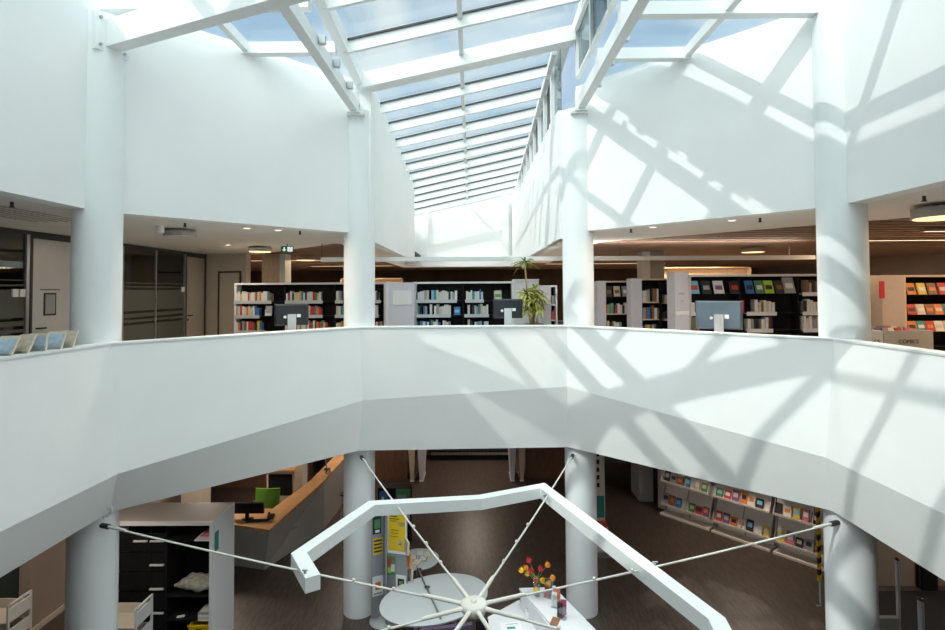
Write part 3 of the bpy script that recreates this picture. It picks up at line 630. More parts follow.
# comics boxes
a = on_z(868, 331, .85); b = on_z(884, 331, .85); c = on_z(937, 331, .85)
def crate(x0, x1, y, label, txt, m):
    t = thing('comics_box', ((x0+x1)/2, y+.3, 0), label, 'box')
    MB().box(x0, x1, y, y+.03, .25, .85).build('front_panel', m, t); MB().box(x0, x1, y+.57, y+.6, .25, .85).build('back_panel', m, t)
    MB().box(x0, x0+.03, y+.03, y+.57, .25, .85).build('side_panel', m, t); MB().box(x1-.03, x1, y+.03, y+.57, .25, .85).build('side_panel', m, t)
    MB().box(x0, x1, y, y+.6, .22, .25).build('bottom_panel', m, t)
    for dx in (.04, x1-x0-.08):
        for dy in (.04, .52): MB().box(x0+dx, x0+dx+.04, y+dy, y+dy+.04, 0, .22).build('leg', ALU, t)
    if txt:
        cu = bpy.data.curves.new('lettering', 'FONT'); cu.body = txt; cu.size = .11; cu.align_x = 'CENTER'; cu.extrude = .002; cu.materials.append(BLK)
        tmp_ = bpy.data.objects.new('lettering', cu); COL.objects.link(tmp_); bpy.context.view_layer.update(); me_ = bpy.data.meshes.new_from_object(tmp_.evaluated_get(bpy.context.evaluated_depsgraph_get())); bpy.data.objects.remove(tmp_)
        o = bpy.data.objects.new('lettering', me_); COL.objects.link(o); o.parent = t; o.location = (0 if txt == 'COMICS' else (x1-x0)/2-.12, -.304, .60); o.rotation_euler = (R_(90), 0, 0)
YCb = a.y
crate(b.x-.62, b.x-.01, YCb, 'white browsing box left of the comics box, beside the right column', 'CS', WLAM)
crate(b.x+.01, c.x, YCb, 'white browsing box lettered COMICS in front of the right edge bookcase', 'COMICS', mat('cream_laminate', (.52, .50, .46), .5))
x = b.x-.5; k = 0
while x < c.x-.15:
    cc_ = ['sky-blue', 'white', 'orange', 'blue', 'brown', 'grey', 'white', 'red', 'pink', 'cream'][k % 10]; k += 1
    place_book(x, YCb+.2, .56, .13, .03, .35, cc_, '%s comic book sticking up from the white browsing boxes' % cc_, 'comics in the browsing boxes', rot=(-.35, random.uniform(-.1, .1), 0), name='comic_book')
    place_book(x+.05, YCb+.38, .56, .13, .03, .37, ['cream', 'grey', 'blue', 'red'][k % 4], '%s comic book in the rear row of the browsing boxes' % ['cream', 'grey', 'blue', 'red'][k % 4], 'comics in the browsing boxes', rot=(-.35, 0, 0), name='comic_book')
    x += .15

# ------------------------------------------------------------------ monitors on desks
def monitor(px0, px1, py0, yy, label, m, rzr=0):
    a, b = on_y(px0, py0, yy), on_y(px1, py0, yy); cx = (a.x+b.x)/2; w = b.x-a.x; top = a.z; h = w*.66
    t = thing('monitor', (cx, yy, .74), label, 'monitor', 'computer monitors behind the balustrade')
    def T(b_): 
        M = Matrix.Translation(Vector((cx, yy, 0))) @ Matrix.Rotation(rzr, 4, 'Z') @ Matrix.Translation(Vector((-cx, -yy, 0))); b_.v = [M @ v for v in b_.v]; return b_
    bk = MB(); x0, x1 = cx-w/2, cx+w/2
    bk.hexa([(x0+.04, yy-.02, top-h+.03), (x1-.04, yy-.02, top-h+.03), (x1, yy+.03, top-h), (x0, yy+.03, top-h), (x0+.04, yy-.02, top-.03), (x1-.04, yy-.02, top-.03), (x1, yy+.03, top), (x0, yy+.03, top)])
    T(bk).build('housing', m, t)
    T(MB().box(cx-.075, cx+.075, yy-.07, yy-.02, .76, top-h*.48)).build('stand', ALUW, t)
    T(MB().box(cx-.12, cx+.12, yy-.1, yy+.14, .74, .76)).build('foot', IMACL, t)
    T(MB().box(cx+.09, cx+.16, yy-.03, yy-.021, top-h*.62, top-h*.48)).build('sticker', WHITE, t)
    T(MB().tube([(cx-.12, yy-.022, top-h*.6), (cx-.12, yy-.05, top-h*.6)], .028, 10)).build('plug', WHITE, t)
    tb = thing('desk', (cx, yy, 0), 'white work desk behind the balustrade, under the monitor %s' % {'left': 'left of the corridor', 'middle': 'beside the potted plant', 'right': 'before the large right bookcase'}[label.split()[-2]], 'desk')
    T(MB().box(cx-.42, cx+.42, yy-.02, yy+.6, .70, .74)).build('desk_top', WLAM, tb)
    for dx in (-.40, .36):
        for dy in (0, .54): T(MB().box(cx+dx, cx+dx+.04, yy+dy, yy+dy+.04, 0, .70)).build('leg', ALU, tb)
monitor(275.5, 308, 304, 9.95, 'dark computer monitor seen from behind on the left desk', IMAC, .4)
monitor(493, 522.5, 299, 10.95, 'dark computer monitor seen from behind on the middle desk', IMAC, 0)
monitor(697, 740, 301, 9.35, 'large blue-grey computer monitor seen from behind on the right desk', IMACL, -.45)

# ------------------------------------------------------------------ potted plant
pc = on_y(534, 320, 12.0)
t = thing('potted_plant', (pc.x, 12.0, 0), 'tall potted palm-like plant with spiky leaves right of the middle monitor', 'plant')
MB().lathe((pc.x, 12, 0), [(.16, .45), (.2, .5), (.23, .95), (.21, .95), (.19, .9)], 24).build('pot', POT, t)
MB().box(pc.x-.35, pc.x+.35, 11.75, 12.25, 0, .45).build('plinth', WLAM, t)
def leaf_tuft(c, n, ln, spread, m, up=.4):
    b = MB(); c = Vector(c)
    for i in range(n):
        az = random.uniform(0, 2*math.pi); el = random.uniform(up-.5, up+.8); l = ln*random.uniform(.7, 1.1); w = .018
        d = Vector((math.cos(az)*math.cos(el), math.sin(az)*math.cos(el), math.sin(el))); s = d.cross(Vector((0, 0, 1)))
        if s.length < .01: continue
        s.normalize(); s = (s + Vector((0, 0, random.uniform(-.5, .5)))).normalized(); pr = []
        for k in range(5):
            f = k/4; p = c + d*l*f + Vector((0, 0, -l*.55*f*f)); ww = w*(.5+1.6*f*(1-f)*1.6)*(1 if k < 4 else .05)
            pr += [p-s*ww, p+s*ww]
        b.add(pr, [(2*k, 2*k+1, 2*k+3, 2*k+2) for k in range(4)])
    return b
st = MB(); crowns = []
for k in range(9):
    a = random.uniform(0, 6.28); r = random.uniform(.02, .12); x, y = pc.x+r*math.cos(a), 12+r*math.sin(a); h = random.uniform(1.3, 1.82)
    tip = (x+random.uniform(-.16, .16), y+random.uniform(-.1, .1), h); st.tube([(x, y, .9), ((x+tip[0])/2, y, (h+.9)/2), tip], .016, 6); crowns.append(tip)
tp = on_y(525, 262, 12.0); st.tube([(pc.x-.05, 12, .9), (tp.x+.04, 12, 1.6), (tp.x, 12, 2.33)], .022, 6)
st.build('stem', STEM, t)
lf = MB()
for c in crowns:
    q = leaf_tuft(c, 26, .36, 1, None); lf.add(q.v, q.f)
    q = leaf_tuft((c[0], c[1], c[2]-.22), 14, .3, 1, None, .1); lf.add(q.v, q.f)
lf.build('foliage', LEAFY, t, recalc=False)
leaf_tuft((tp.x, 12, 2.33), 26, .38, 1, None, .25).build('crown_foliage', LEAF, t, recalc=False)

# ------------------------------------------------------------------ ceiling fittings
def area(name, loc, power, size, col=(1, .8, .55), parent=None, size_y=None):
    d = bpy.data.lights.new(name, 'AREA'); d.energy = power; d.size = size; d.color = col
    if size_y: d.shape = 'RECTANGLE'; d.size_y = size_y
    o = bpy.data.objects.new(name, d); COL.objects.link(o); o.location = loc
    if parent: o.parent = parent; o.location = Vector(loc)-LOC[parent.name]
    return o
dl = [((247, 227), 'right of the grey drum lamp, nearer'), ((278, 229), 'nearest the corridor on the left ceiling'), ((228, 244), 'farthest left beyond the drum lamp'), ((653, 226), 'nearest the corridor on the right ceiling'), ((732, 219), 'nearest the right column')]
for (px, pyy), w_ in dl:
    p = on_z(px, pyy, ZC); t = thing('downlight', (p.x, p.y, ZC-.03), 'small round recessed downlight '+w_, 'lamp', 'recessed downlights')
    MB().lathe((p.x, p.y, 0), [(.065, ZC-.025), (.08, ZC-.02), (.08, ZC-.001)], 20).build('trim_ring', STEEL, t)
    MB().lathe((p.x, p.y, 0), [(.055, ZC-.03), (.055, ZC-.0255)], 20).build('diffuser', LAMPN, t); area('downlight_beam', (p.x, p.y, ZC-.05), 14, .12, (1, .88, .72), t)
for px, pyy, w_ in ((12, 202, 'above the office at the far left'), (185, 223, 'left of the two ceiling downlights'), (300, 231, 'right of the left downlights'), (631, 229, 'left of the right-hand downlights'), (760, 218, 'near the right column'), (924, 196, 'above the comics boxes')):
    p = on_z(px, pyy, ZC); t = thing('sprinkler', (p.x, p.y, ZC-.07), 'tiny dark sprinkler head '+w_, 'sprinkler', 'sprinkler heads')
    MB().tube([(p.x, p.y, ZC), (p.x, p.y, ZC-.06)], .02, 8).build('pipe', DKFR, t); MB().lathe((p.x, p.y, 0), [(.03, ZC-.07), (.03, ZC-.06)], 10).build('deflector', DKFR, t)
def drum(p, r, label, lit=True, h=.10, z=2.72):
    t = thing('drum_lamp', (p.x, p.y, z), label, 'lamp', 'round drum lamps')
    MB().lathe((p.x, p.y, 0), [(r*.96, z+.004), (r, z), (r, z+h), (r*.97, z+h)], 32).build('housing', GLAM, t)
    MB().lathe((p.x, p.y, 0), [(r*.93, z-.005), (r*.93, z+.003)], 32).build('diffuser', LAMPW if lit else WLAM, t)
    MB().tube([(p.x, p.y, z+h), (p.x, p.y, 2.86)], .012, 6).build('rod', DKFR, t)
    if lit: area('drum_light', (p.x, p.y, z-.02), 10, r*1.6, (1, .75, .45), t)
drum(on_z(180, 236.5, 2.72), .27, 'flat grey drum lamp under the left ceiling, unlit', False)
drum(on_z(260, 252.6, 2.7), .28, 'warm-lit drum lamp left of the exit sign')
drum(on_z(944, 218, 2.66), .36, 'large warm-lit drum lamp at the upper right edge', h=.14, z=2.66)
drum(on_z(306, 261, 2.7), .3, 'distant warm drum lamp right of the exit sign'); drum(on_z(753, 253, 2.7), .3, 'distant greenish-warm drum lamp over the large right bookcase')
p = on_z(160, 232, 2.74); t = thing('smoke_detector', (p.x, p.y, 2.72), 'small white cylindrical detector left of the drum lamp', 'detector')
MB().lathe((p.x, p.y, 0), [(.06, 2.72), (.065, 2.73), (.065, ZC)], 16).build('body', WHITE, t)
# grille in the near left ceiling
g0 = on_z(12, 212, ZC)
gr = thing('ceiling_grille', (g0.x, g0.y, ZC), 'long slotted air grille in the grey ceiling at the far left', 'grille')
for k in range(6): MB().box(g0.x-.5+k*.16, g0.x-.45+k*.16, g0.y-2.2, g0.y+1.0, ZC-.012, ZC-.001).build('slot', GLAM, gr)
# long suspended linear lamp
a = on_z(316, 259, 2.45); b = on_z(812, 258, 2.45)
t = thing('linear_lamp', (0, 12.6, 2.45), 'long white linear lamp hung across the corridor behind both columns', 'lamp')
MB().beam((a.x, 12.5, 2.46), (b.x, 12.85, 2.46), .14, .10).build('housing', STEEL, t)
LOC[t.name] = Vector(t.location); up_ = area('uplight', (5.2, 12.76, 2.53), 38, 5.6, (1, .92, .82), t, .1); up_.rotation_euler = (math.pi, 0, 0)  # fill light added above the housing to brighten the ceiling
for f in (.001, .3, .6, .95): q = Vector((a.x, 12.5, 2.5)).lerp(Vector((b.x, 12.85, 2.5)), f); (MB().tube([q, q+Vector((0, 0, .52))], .008, 6).build('hanger', DKFR, t) if abs(q.x) > 2.2 else None)
# distant linear warm lamps between the slats, right and left
k = 0
for xa, xb, yy in ((3.5, 9.5, 19.6), (8.5, 14, 12.2), (6, 13, 18.5), (3, 8, 22), (-9, -4, 18.5), (-7, -3.4, 22.8), (8.8, 14.5, 10.3)):
    t = thing('slat_lamp', ((xa+xb)/2, yy, 2.8), 'warm strip lamp in the slatted ceiling, %s' % ['over the right bookcases', 'over the comics boxes', 'deep on the right', 'deepest beside the corridor', 'behind the exit sign', 'deep on the left', 'nearest on the far right'][k], 'lamp', 'strip lamps in the slatted ceiling')
    MB().box(xa, xb, yy-.05, yy+.05, 2.80, 2.86).build('housing', LAM, t); MB().box((xa+xb)/2-.01, (xa+xb)/2+.01, yy-.01, yy+.01, 2.86, 3.05).build('hanger', DKFR, t); MB().box(xa+.05, xb-.05, yy-.04, yy+.04, 2.795, 2.80).build('diffuser', LAMPB, t)
    area('strip_light', ((xa+xb)/2, yy, 2.78), 90, xb-xa, (1, .70, .44), t, .2); k += 1
# exit sign
p = on_y(281, 246, 12.6); q = on_y(293, 252.5, 12.6)
t = thing('exit_sign', ((p.x+q.x)/2, 12.6, q.z), 'green emergency exit sign with arrow and running figure, left ceiling', 'sign')
MB().box(p.x, q.x, 12.6, 12.63, q.z, p.z).build('face', SIGN, t)
cx, cz, W_ = (p.x+q.x)/2, (p.z+q.z)/2, q.x-p.x
m_ = MB(); ax = p.x+W_*.27
m_.box(ax-.012, ax+.012, 12.594, 12.6, cz-.01, cz+.05).add([(ax-.05, 12.595, cz-.005), (ax+.05, 12.595, cz-.005), (ax, 12.595, cz-.055)], [(0, 1, 2)])
m_.build('arrow', SIGNW, t)
rx = p.x+W_*.75
m_ = MB().box(rx-.06, rx+.06, 12.596, 12.6, cz-.055, cz+.055); o = m_.build('doorway_panel', SIGNW, t)
m_ = MB().tube([(rx+.01, 12.593, cz+.035), (rx+.01, 12.596, cz+.035)], .012, 8).beam((rx, 12.593, cz+.02), (rx-.01, 12.593, cz-.01), .004, .02, up=(0, 1, 0)).beam((rx-.01, 12.593, cz-.01), (rx+.025, 12.593, cz-.045), .004, .012, up=(0, 1, 0)).beam((rx-.01, 12.593, cz-.01), (rx-.045, 12.593, cz-.03), .004, .012, up=(0, 1, 0))
m_.build('running_figure', SIGN, t)
MB().tube([(cx, 12.615, p.z), (cx, 12.615, 2.98)], .01, 6).build('rod', DKFR, t)

# leaflets on the balustrade, left
PALEBLUE = mat('pale_blue_cover', (.40, .52, .62), .5, noise=.2, nscale=20); PALETAN = mat('pale_tan_cover', (.62, .54, .44), .5, noise=.25, nscale=20)
for i, (px, c, ar) in enumerate(((6, 'sky-blue', 'white'), (25, 'cream', 'cream'), (42, 'sky-blue', 'white'), (57, 'blue', 'sky-blue'), (70, 'cream', 'white'))):
    yy = on_z(px, 357-px*.13, 1.03); x, y = yy.x-.13, yy.y+.12
    t = thing('leaflet_holder', (x, y, 1.025), ['pale blue leaflet holder at the left end of the balustrade', 'tan leaflet holder, second from the left on the balustrade', 'grey-blue leaflet holder in the middle of the balustrade row', 'blue leaflet holder left of the column on the balustrade', 'pale leaflet holder closest to the left column'][i], 'leaflet holder', 'leaflet holders on the balustrade')
    w_ = .095; rr = R_([8, -6, 4, 10, 0][i]); lean = [.13, .10, .02, .10, .08][i]
    def Q(u, v, z): return Vector((x+u*math.cos(rr)-v*math.sin(rr), y+u*math.sin(rr)+v*math.cos(rr), z))
    def leafy(u0, u1, v0, z0, v1, z1, th, nm, m_): MB().hexa([Q(u0, v0, z0), Q(u1, v0, z0), Q(u1, v0+th, z0), Q(u0, v0+th, z0), Q(u0, v1, z1), Q(u1, v1, z1), Q(u1, v1+th, z1), Q(u0, v1+th, z1)]).build(nm, m_, t)
    leafy(-w_, w_, -.04, 1.027, -.04+lean, 1.23, .03, 'booklet', PM['cream'])
    leafy(-w_*.72, w_*.95, -.046, 1.05, -.046+lean*.85, 1.205, .004, 'cover_picture', PALEBLUE if c != 'cream' else PALETAN)
    leafy(-w_*.3, w_*1.05, -.085, 1.026, -.06, 1.09, .004, 'acrylic_front', PLASTIC)
#LOWER
# ================================================================== LOWER STOREY
# ------------------------------------------------------------------ enclosing walls
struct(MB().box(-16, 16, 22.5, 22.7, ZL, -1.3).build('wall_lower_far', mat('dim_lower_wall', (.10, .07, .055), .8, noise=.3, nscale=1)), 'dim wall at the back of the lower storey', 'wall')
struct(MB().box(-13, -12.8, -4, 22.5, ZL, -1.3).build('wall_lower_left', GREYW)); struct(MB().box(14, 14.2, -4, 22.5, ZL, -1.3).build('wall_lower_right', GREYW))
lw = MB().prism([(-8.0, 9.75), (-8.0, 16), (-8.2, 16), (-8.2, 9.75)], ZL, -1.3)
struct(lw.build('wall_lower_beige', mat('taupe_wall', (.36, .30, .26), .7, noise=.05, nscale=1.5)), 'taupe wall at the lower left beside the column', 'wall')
struct(MB().box(-7.99, -7.96, 9.75, 16, ZL, ZL+.1).build('baseboard_left', BEIGE), 'pale baseboard of the taupe wall', 'baseboard')
w = sempty('window_7', (-9, 10.5, ZL), 'dark glazed screen at the lower left edge', 'window')
MB().box(-11, -8.25, 10.0, 10.02, ZL, -1.3).build('pane', mat('dark_green_glass', (.05, .07, .065), .15), w); MB().box(-8.28, -8.2, 9.95, 10.05, ZL, -1.3).build('frame_post', ALU, w)
q = MB()
for k in range(7): q.box(-9.3+.2*k, -9.22+.2*k, 9.985, 9.995, -2.9-.12*(6-k)*.8, -2.84-.12*(6-k)*.8)
q.build('glass_markings', BLK, w)
# wood walls at the rear with an entrance between
struct(MB().box(-4.9, -2.16, 17.72, 18.0, ZL, -1.3).build('wall_wood_left', WOOD), 'reddish brown wood wall left of the rear entrance', 'wall')
struct(MB().box(1.78, 4.1, 17.72, 18.0, ZL, -1.3).build('wall_wood_right', WOOD), 'reddish brown wood wall right of the rear entrance', 'wall')
tg = None
for sgn, px, lab_ in ((-1, -1.98, 'left of the rear entrance, outer'), (-1, -1.68, 'left of the rear entrance, inner'), (1, 1.30, 'right of the rear entrance, inner'), (1, 1.60, 'right of the rear entrance, outer')):
    t = thing('security_gate', (px, 18.4, ZL), 'tall white security gate panel '+lab_, 'gate', 'security gate panels')
    MB().hexa([(px-.05, 17.5, ZL), (px+.05, 17.5, ZL), (px+.05, 18.3, ZL), (px-.05, 18.3, ZL), (px-.14, 17.3, -2.9), (px+.14, 17.3, -2.9), (px+.14, 18.4, -2.9), (px-.14, 18.4, -2.9)]).build('panel', LILAC if 'inner' in lab_ else PALE, t)
    MB().box(px-.07, px+.07, 17.45, 18.33, ZL, ZL+.02).build('foot_plate', WLAM, t)
t = thing('display_shelf', (0, 19.8, ZL), 'low shelf with a row of lit cream spines in the rear entrance', 'shelf')
MB().box(-1.6, 1.4, 19.6, 20.0, ZL+.02, ZL+.2).box(-1.6, 1.4, 19.55, 20.0, ZL+.32, ZL+.36).build('carcass', BLACK, t)
q = MB()
for k in range(58): q.box(-1.55+k*.05, -1.515+k*.05, 19.58, 19.75, ZL+.2, ZL+.3)
q.build('cream_strip', PAPER, t)
struct(MB().box(-3.2, 3.2, 20.1, 20.2, ZL, -1.3).build('wall_entrance', WOOD))

# ------------------------------------------------------------------ white cabinet, lower left
cb = thing('open_cabinet', (-5.2, 9.5, ZL), 'large white open-fronted cabinet with black interior, behind the left column', 'cabinet')
x0, x1, y0, y1, zt = -6.35, -4.36, 9.1, 9.93, -2.2
MB().box(x0, x1, y0, y1, zt-.06, zt).build('top_board', WLAM, cb); MB().box(x0+.02, x1-.02, y0+.05, y1-.02, zt, zt+.004).build('dust_cover', GLAM, cb)
MB().box(x1-.05, x1, y0, y1, ZL, zt-.06).build('side_panel', WLAM, cb); MB().box(x0, x0+.05, y0, y1, ZL, zt-.06).build('side_panel', WLAM, cb)
MB().box(x0+.05, x1-.05, y1-.04, y1, ZL, zt-.06).build('back_panel', BLACK, cb)
MB().box(x1, x1+.004, 9.18, 9.32, -2.75, -2.42).build('teal_notice', TEAL, cb)
xm = on_y(167, 560, 9.3).x
MB().box(xm, xm+.03, y0+.15, y1-.04, ZL, zt-.06).build('divider', BLACK, cb)
for z in (-2.62, -2.95, -3.28, -3.62, -3.96):
    d_ = MB().box(x0+.06, xm-.26, y0+.18, y0+.2, z-.16, z+.15).build('drawer_front', BLACK, cb)
    d2 = MB().box(xm-.25, xm-.005, y0+.18, y0+.2, z-.16, z+.15).build('drawer_front', BLACK, cb)
zs_ = [(on_y(157, yy, 9.27).z) for yy in (541, 565, 589, 613)]
for i, z in enumerate(zs_):
    a, b = on_y(150, 560, 9.27).x, on_y(164, 560, 9.27).x
    MB().box(a, b, 9.25, 9.28, z-.012, z+.012).build('drawer_handle', WHITE, cb)
    if i == 0: a, b = on_y(133.5, 560, 9.27).x, on_y(147, 560, 9.27).x; MB().box(a, b, 9.25, 9.28, z-.012, z+.012).build('drawer_handle', WHITE, cb)
shz = []
for yy in (541, 590, 613): 
    z = on_y(200, yy, 9.4).z; shz.append(z)
for z in (-2.56, -3.5, -3.9): MB().box(xm+.03, x1-.05, y0+.12, y1-.04, z-.025, z).build('shelf', BLACK, cb)
tag(MB().hexa([(x1-.33, 9.3, -2.535), (x1-.07, 9.3, -2.535), (x1-.07, 9.6, -2.535), (x1-.3, 9.6, -2.535), (x1-.28, 9.3, -2.50), (x1-.07, 9.3, -2.45), (x1-.07, 9.6, -2.45), (x1-.28, 9.6, -2.50)]).build('folder_stack', PM['pink']), 'reddish folders on the top shelf of the white cabinet', 'folders')
tag(MB().box(x1-.35, x1-.06, 9.18, 9.5, -2.557, -2.536).build('paper_tray', WHITE), 'white paper tray under the reddish folders in the white cabinet', 'tray')
# cloth bundle: lumpy mound
bb = MB(); n1, n2 = 26, 12; vs = []
cxb, cyb = (xm+x1)/2+.03, 9.42
for i in range(n1):
    for j in range(n2):
        a = 2*math.pi*i/n1; e = j/(n2-1)*math.pi
        rr = 1 + .13*math.sin(3*a+2*e)+.08*math.sin(7*a+4*e+1)+.05*math.sin(11*a-5*e)
        vs.append((cxb+.33*rr*math.cos(a)*math.sin(e), cyb+.2*rr*math.sin(a)*math.sin(e), -3.375+.12*math.cos(e)*rr*(1 if math.cos(e) > 0 else .9)))
fs = [(i*n2+j, ((i+1) % n1)*n2+j, ((i+1) % n1)*n2+j+1, i*n2+j+1) for i in range(n1) for j in range(n2-1)]
bb.add(vs, fs, 0, True); tag(bb.build('cloth_bundle', CLOTH), 'crumpled pale grey cloth bundle on the middle shelf of the white cabinet', 'cloth')
for k in range(4): place_book(x1-.17, 9.3, -3.897+k*.036, .2, .26, .033, ['white', 'cream', 'white', 'grey'][k], '%s book in the flat pile %s in the white cabinet' % (['white', 'cream', 'white', 'grey'][k], ['at the bottom', 'second from bottom', 'third from bottom', 'on top'][k]), 'flat pile of books in the white cabinet')
tag(MB().obox((xm+.25, 9.3, -3.892), (.12, .05, .015), .3).build('keys', WHITE), 'small white object lying on the shelf above the yellow crate', 'oddment')
cr_ = thing('yellow_crate', (x1-.22, 9.35, -4.4), 'yellow plastic crate low in the white cabinet', 'crate')
q = MB(); X0, X1, ZA, ZB_ = x1-.42, x1-.07, -4.385, -3.96
for (a, b, c, d) in ((X0, X1, 9.16, 9.175), (X0, X1, 9.585, 9.6), (X0, X0+.015, 9.175, 9.585), (X1-.015, X1, 9.175, 9.585)): q.box(a, b, c, d, ZA, ZB_)
q.box(X0, X1, 9.16, 9.6, ZA-.015, ZA); q.build('crate_body', YEL, cr_)
MB().box(X0-.015, X1+.015, 9.145, 9.16, ZB_-.03, ZB_).box(X0-.015, X1+.015, 9.6, 9.615, ZB_-.03, ZB_).build('rim', YEL, cr_)
MB().box((X0+X1)/2-.05, (X0+X1)/2+.05, 9.156, 9.16, ZB_-.08, ZB_-.06).build('grip_slot', BLK, cr_)
MB().box(xm+.03, x1-.05, y0+.12, y1-.04, -4.43, -4.402).build('shelf', BLACK, cb)

# ------------------------------------------------------------------ book trolleys
def trolley(O, L_, Wd, H, rzv, label, slat=True):
    t = thing('book_trolley', O, label, 'trolley', None)
    Mx = Matrix.Translation(Vector(O)) @ Matrix.Rotation(rzv, 4, 'Z')
    def X(b): b.v = [Mx @ v for v in b.v]; return b
    for ex in (-L_/2, L_/2):
        f = MB()
        for ey in (-Wd/2, Wd/2): f.box(ex-.015, ex+.015, ey-.015, ey+.015, .1, H)
        f.box(ex-.015, ex+.015, -Wd/2, Wd/2, H-.03, H); f.box(ex-.012, ex+.012, -Wd/2, Wd/2, H-.30, H-.08)
        f.box(ex-.012, ex+.012, -Wd/2, Wd/2, H-.62, H-.42)
        X(f).build('end_frame', STEEL, t)
    for z in (H-.30, H-.62, H-.95):
        X(MB().box(-L_/2+.015, L_/2-.015, -Wd/2, Wd/2, z-.02, z).box(-L_/2+.015, L_/2-.015, Wd/2-.02, Wd/2, z, z+.16)).build('shelf', BEIGE, t)
    for ex in (-L_/2, L_/2):
        for ey in (-Wd/2, Wd/2): X(MB().tube([(ex, ey-.015, .05), (ex, ey+.015, .05)], .05, 12)).build('castor', BLK, t)
    return t
trolley((-5.70, 8.8, ZL), .75, .42, 1.15, 0, 'white metal book trolley in front of the white open cabinet')
trolley((-8.12, 9.15, ZL), .9, .45, 1.02, 0, 'white book trolley with beige shelves at the lower left corner')

# ------------------------------------------------------------------ reception desk
D = -3.4
top_o = [(-6.4, 11.95), (-5.15, 11.75), (-4.32, 11.5), (-3.84, 13.95), (-3.70, 15.05), (-3.6, 16.2)]
top_i = [(-3.98, 16.2), (-4.05, 15.0), (-4.22, 13.9), (-4.66, 12.55), (-6.4, 12.75)]
bot_o = [(-6.4, 12.3), (-5.33, 12.17), (-4.62, 12.0), (-4.12, 12.85), (-3.86, 14.0), (-3.8, 15.2), (-3.8, 16.2)]
rd = thing('reception_desk', (-4.9, 13.5, ZL), 'angular grey reception desk with an orange wood top, left of the column', 'desk')
def ztop(x, y): return D + max(0, min(.32, (y-12.3)*.11)) * (1 if x > -5 else 0)
MB().prism(top_o+top_i, lambda x, y: ztop(x, y)-.05, ztop).build('desk_top', ORWOOD, rd)
g = MB(); T6 = top_o; B6 = [bot_o[0], bot_o[1], bot_o[2], bot_o[4], bot_o[5], bot_o[6]]
for i in range(5):
    a, b, c, d = (*T6[i], ztop(*T6[i])-.05), (*T6[i+1], ztop(*T6[i+1])-.05), (*B6[i+1], ZL), (*B6[i], ZL)
    vi = [Vector(p) for p in (a, b, c, d)]; off = Vector((-.12, .25, 0)) if i > 1 else Vector((0, .14, 0))
    g.hexa([vi[3], vi[2], vi[2]+off, vi[3]+off, vi[0], vi[1], vi[1]+off, vi[0]+off])
g.build('front_panel', mat('light_grey_laminate', (.55, .53, .50), .5, noise=.05, nscale=3), rd)
g = MB(); 
for k in range(6): g.box(-4.02+.0, -4.015, 12.9+k*.07, 12.94+k*.07, -3.72+.0, -3.70)
t = MB().prism([(-4.5, 14.2), (-3.92, 14.2), (-3.92, 14.25), (-4.5, 14.25)], ztop(-4, 14)-.0, ztop(-4, 14)+.02)
# raised box at the back of the desk
t = thing('wooden_cubby', (-4.75, 13.7, -3.4), 'wooden cubby with a slanted pale top beside the reception desk', 'shelf unit')
MB().box(-5.35, -4.62, 13.95, 14.6, ZL, -2.95).build('body', PALE, t); MB().hexa([(-5.4, 13.85, -2.95), (-4.6, 13.85, -2.95), (-4.6, 14.65, -2.87), (-5.4, 14.65, -2.87), (-5.4, 13.85, -2.92), (-4.6, 13.85, -2.92), (-4.6, 14.65, -2.84), (-5.4, 14.65, -2.84)]).build('lid', ORWOOD, t)
MB().box(-5.3, -4.68, 13.94, 13.951, -3.6, -3.05).build('opening', BLACK, t)
# desk monitor
t = thing('desk_monitor', (-5.25, 12.05, D), 'black computer monitor seen from behind on the reception desk', 'monitor')
p = on_y(232, 503, 12.05); q = on_y(264, 503, 12.05)
MB().box(p.x, q.x, 12.03, 12.09, -3.27, p.z).build('screen_housing', SCREEN, t); MB().box((p.x+q.x)/2-.04, (p.x+q.x)/2+.04, 12.0, 12.03, -3.39, -3.1).build('stand', SCREEN, t)
MB().lathe(((p.x+q.x)/2, 12.05, D), [(.13, .001), (.13, .015), (.04, .03)], 20, sy=.8).build('foot', SCREEN, t)
MB().box((p.x+q.x)/2+.12, (p.x+q.x)/2+.2, 12.024, 12.03, -3.0, -2.985).build('badge', WHITE, t)
tag(MB().obox((-4.75, 11.95, -3.395), (.5, .16, .02), .1).build('keyboard', SCREEN), 'black keyboard lying on the reception desk beside the monitor', 'keyboard')
t = thing('desk_phone', (-4.55, 12.05, D), 'small black telephone on the orange desk top', 'telephone'); MB().obox((-4.52, 12.1, D+.03), (.14, .18, .05), .2, .15).build('body', SCREEN, t); MB().obox((-4.57, 12.1, D+.075), (.04, .19, .035), .2, .15).build('handset', SCREEN, t)
# green chair
t = thing('office_chair', (-5.25, 13.2, ZL), 'green-backed office chair behind the reception desk', 'chair')
p = on_y(255, 489, 13.3); q = on_y(279, 489, 13.3)
b = MB(); n = 8
for i in range(n):
    xa = p.x+(q.x-p.x)*i/n; xb = p.x+(q.x-p.x)*(i+1)/n; ya = 13.3-.06*math.cos((i/n-.5)*2.4); yb = 13.3-.06*math.cos(((i+1)/n-.5)*2.4)
    b.hexa([(xa, ya, -3.7), (xb, yb, -3.7), (xb, yb+.05, -3.7), (xa, ya+.05, -3.7), (xa, ya+.06, p.z), (xb, yb+.06, p.z), (xb, yb+.11, p.z), (xa, ya+.11, p.z)])
b.build('backrest', GREEN, t); cxx = (p.x+q.x)/2
MB().lathe((cxx, 13.0, -4.05), [(.22, 0), (.26, .02), (.25, .07), (.1, .09)], 20).build('seat', BLK, t)
MB().tube([(cxx, 13.0, ZL+.1), (cxx, 13.0, -4.05)], .03, 8).build('gas_post', ALU, t); MB().beam((cxx, 13.22, -4.0), (cxx, 13.36, -3.65), .05, .02).build('back_bracket', BLK, t)
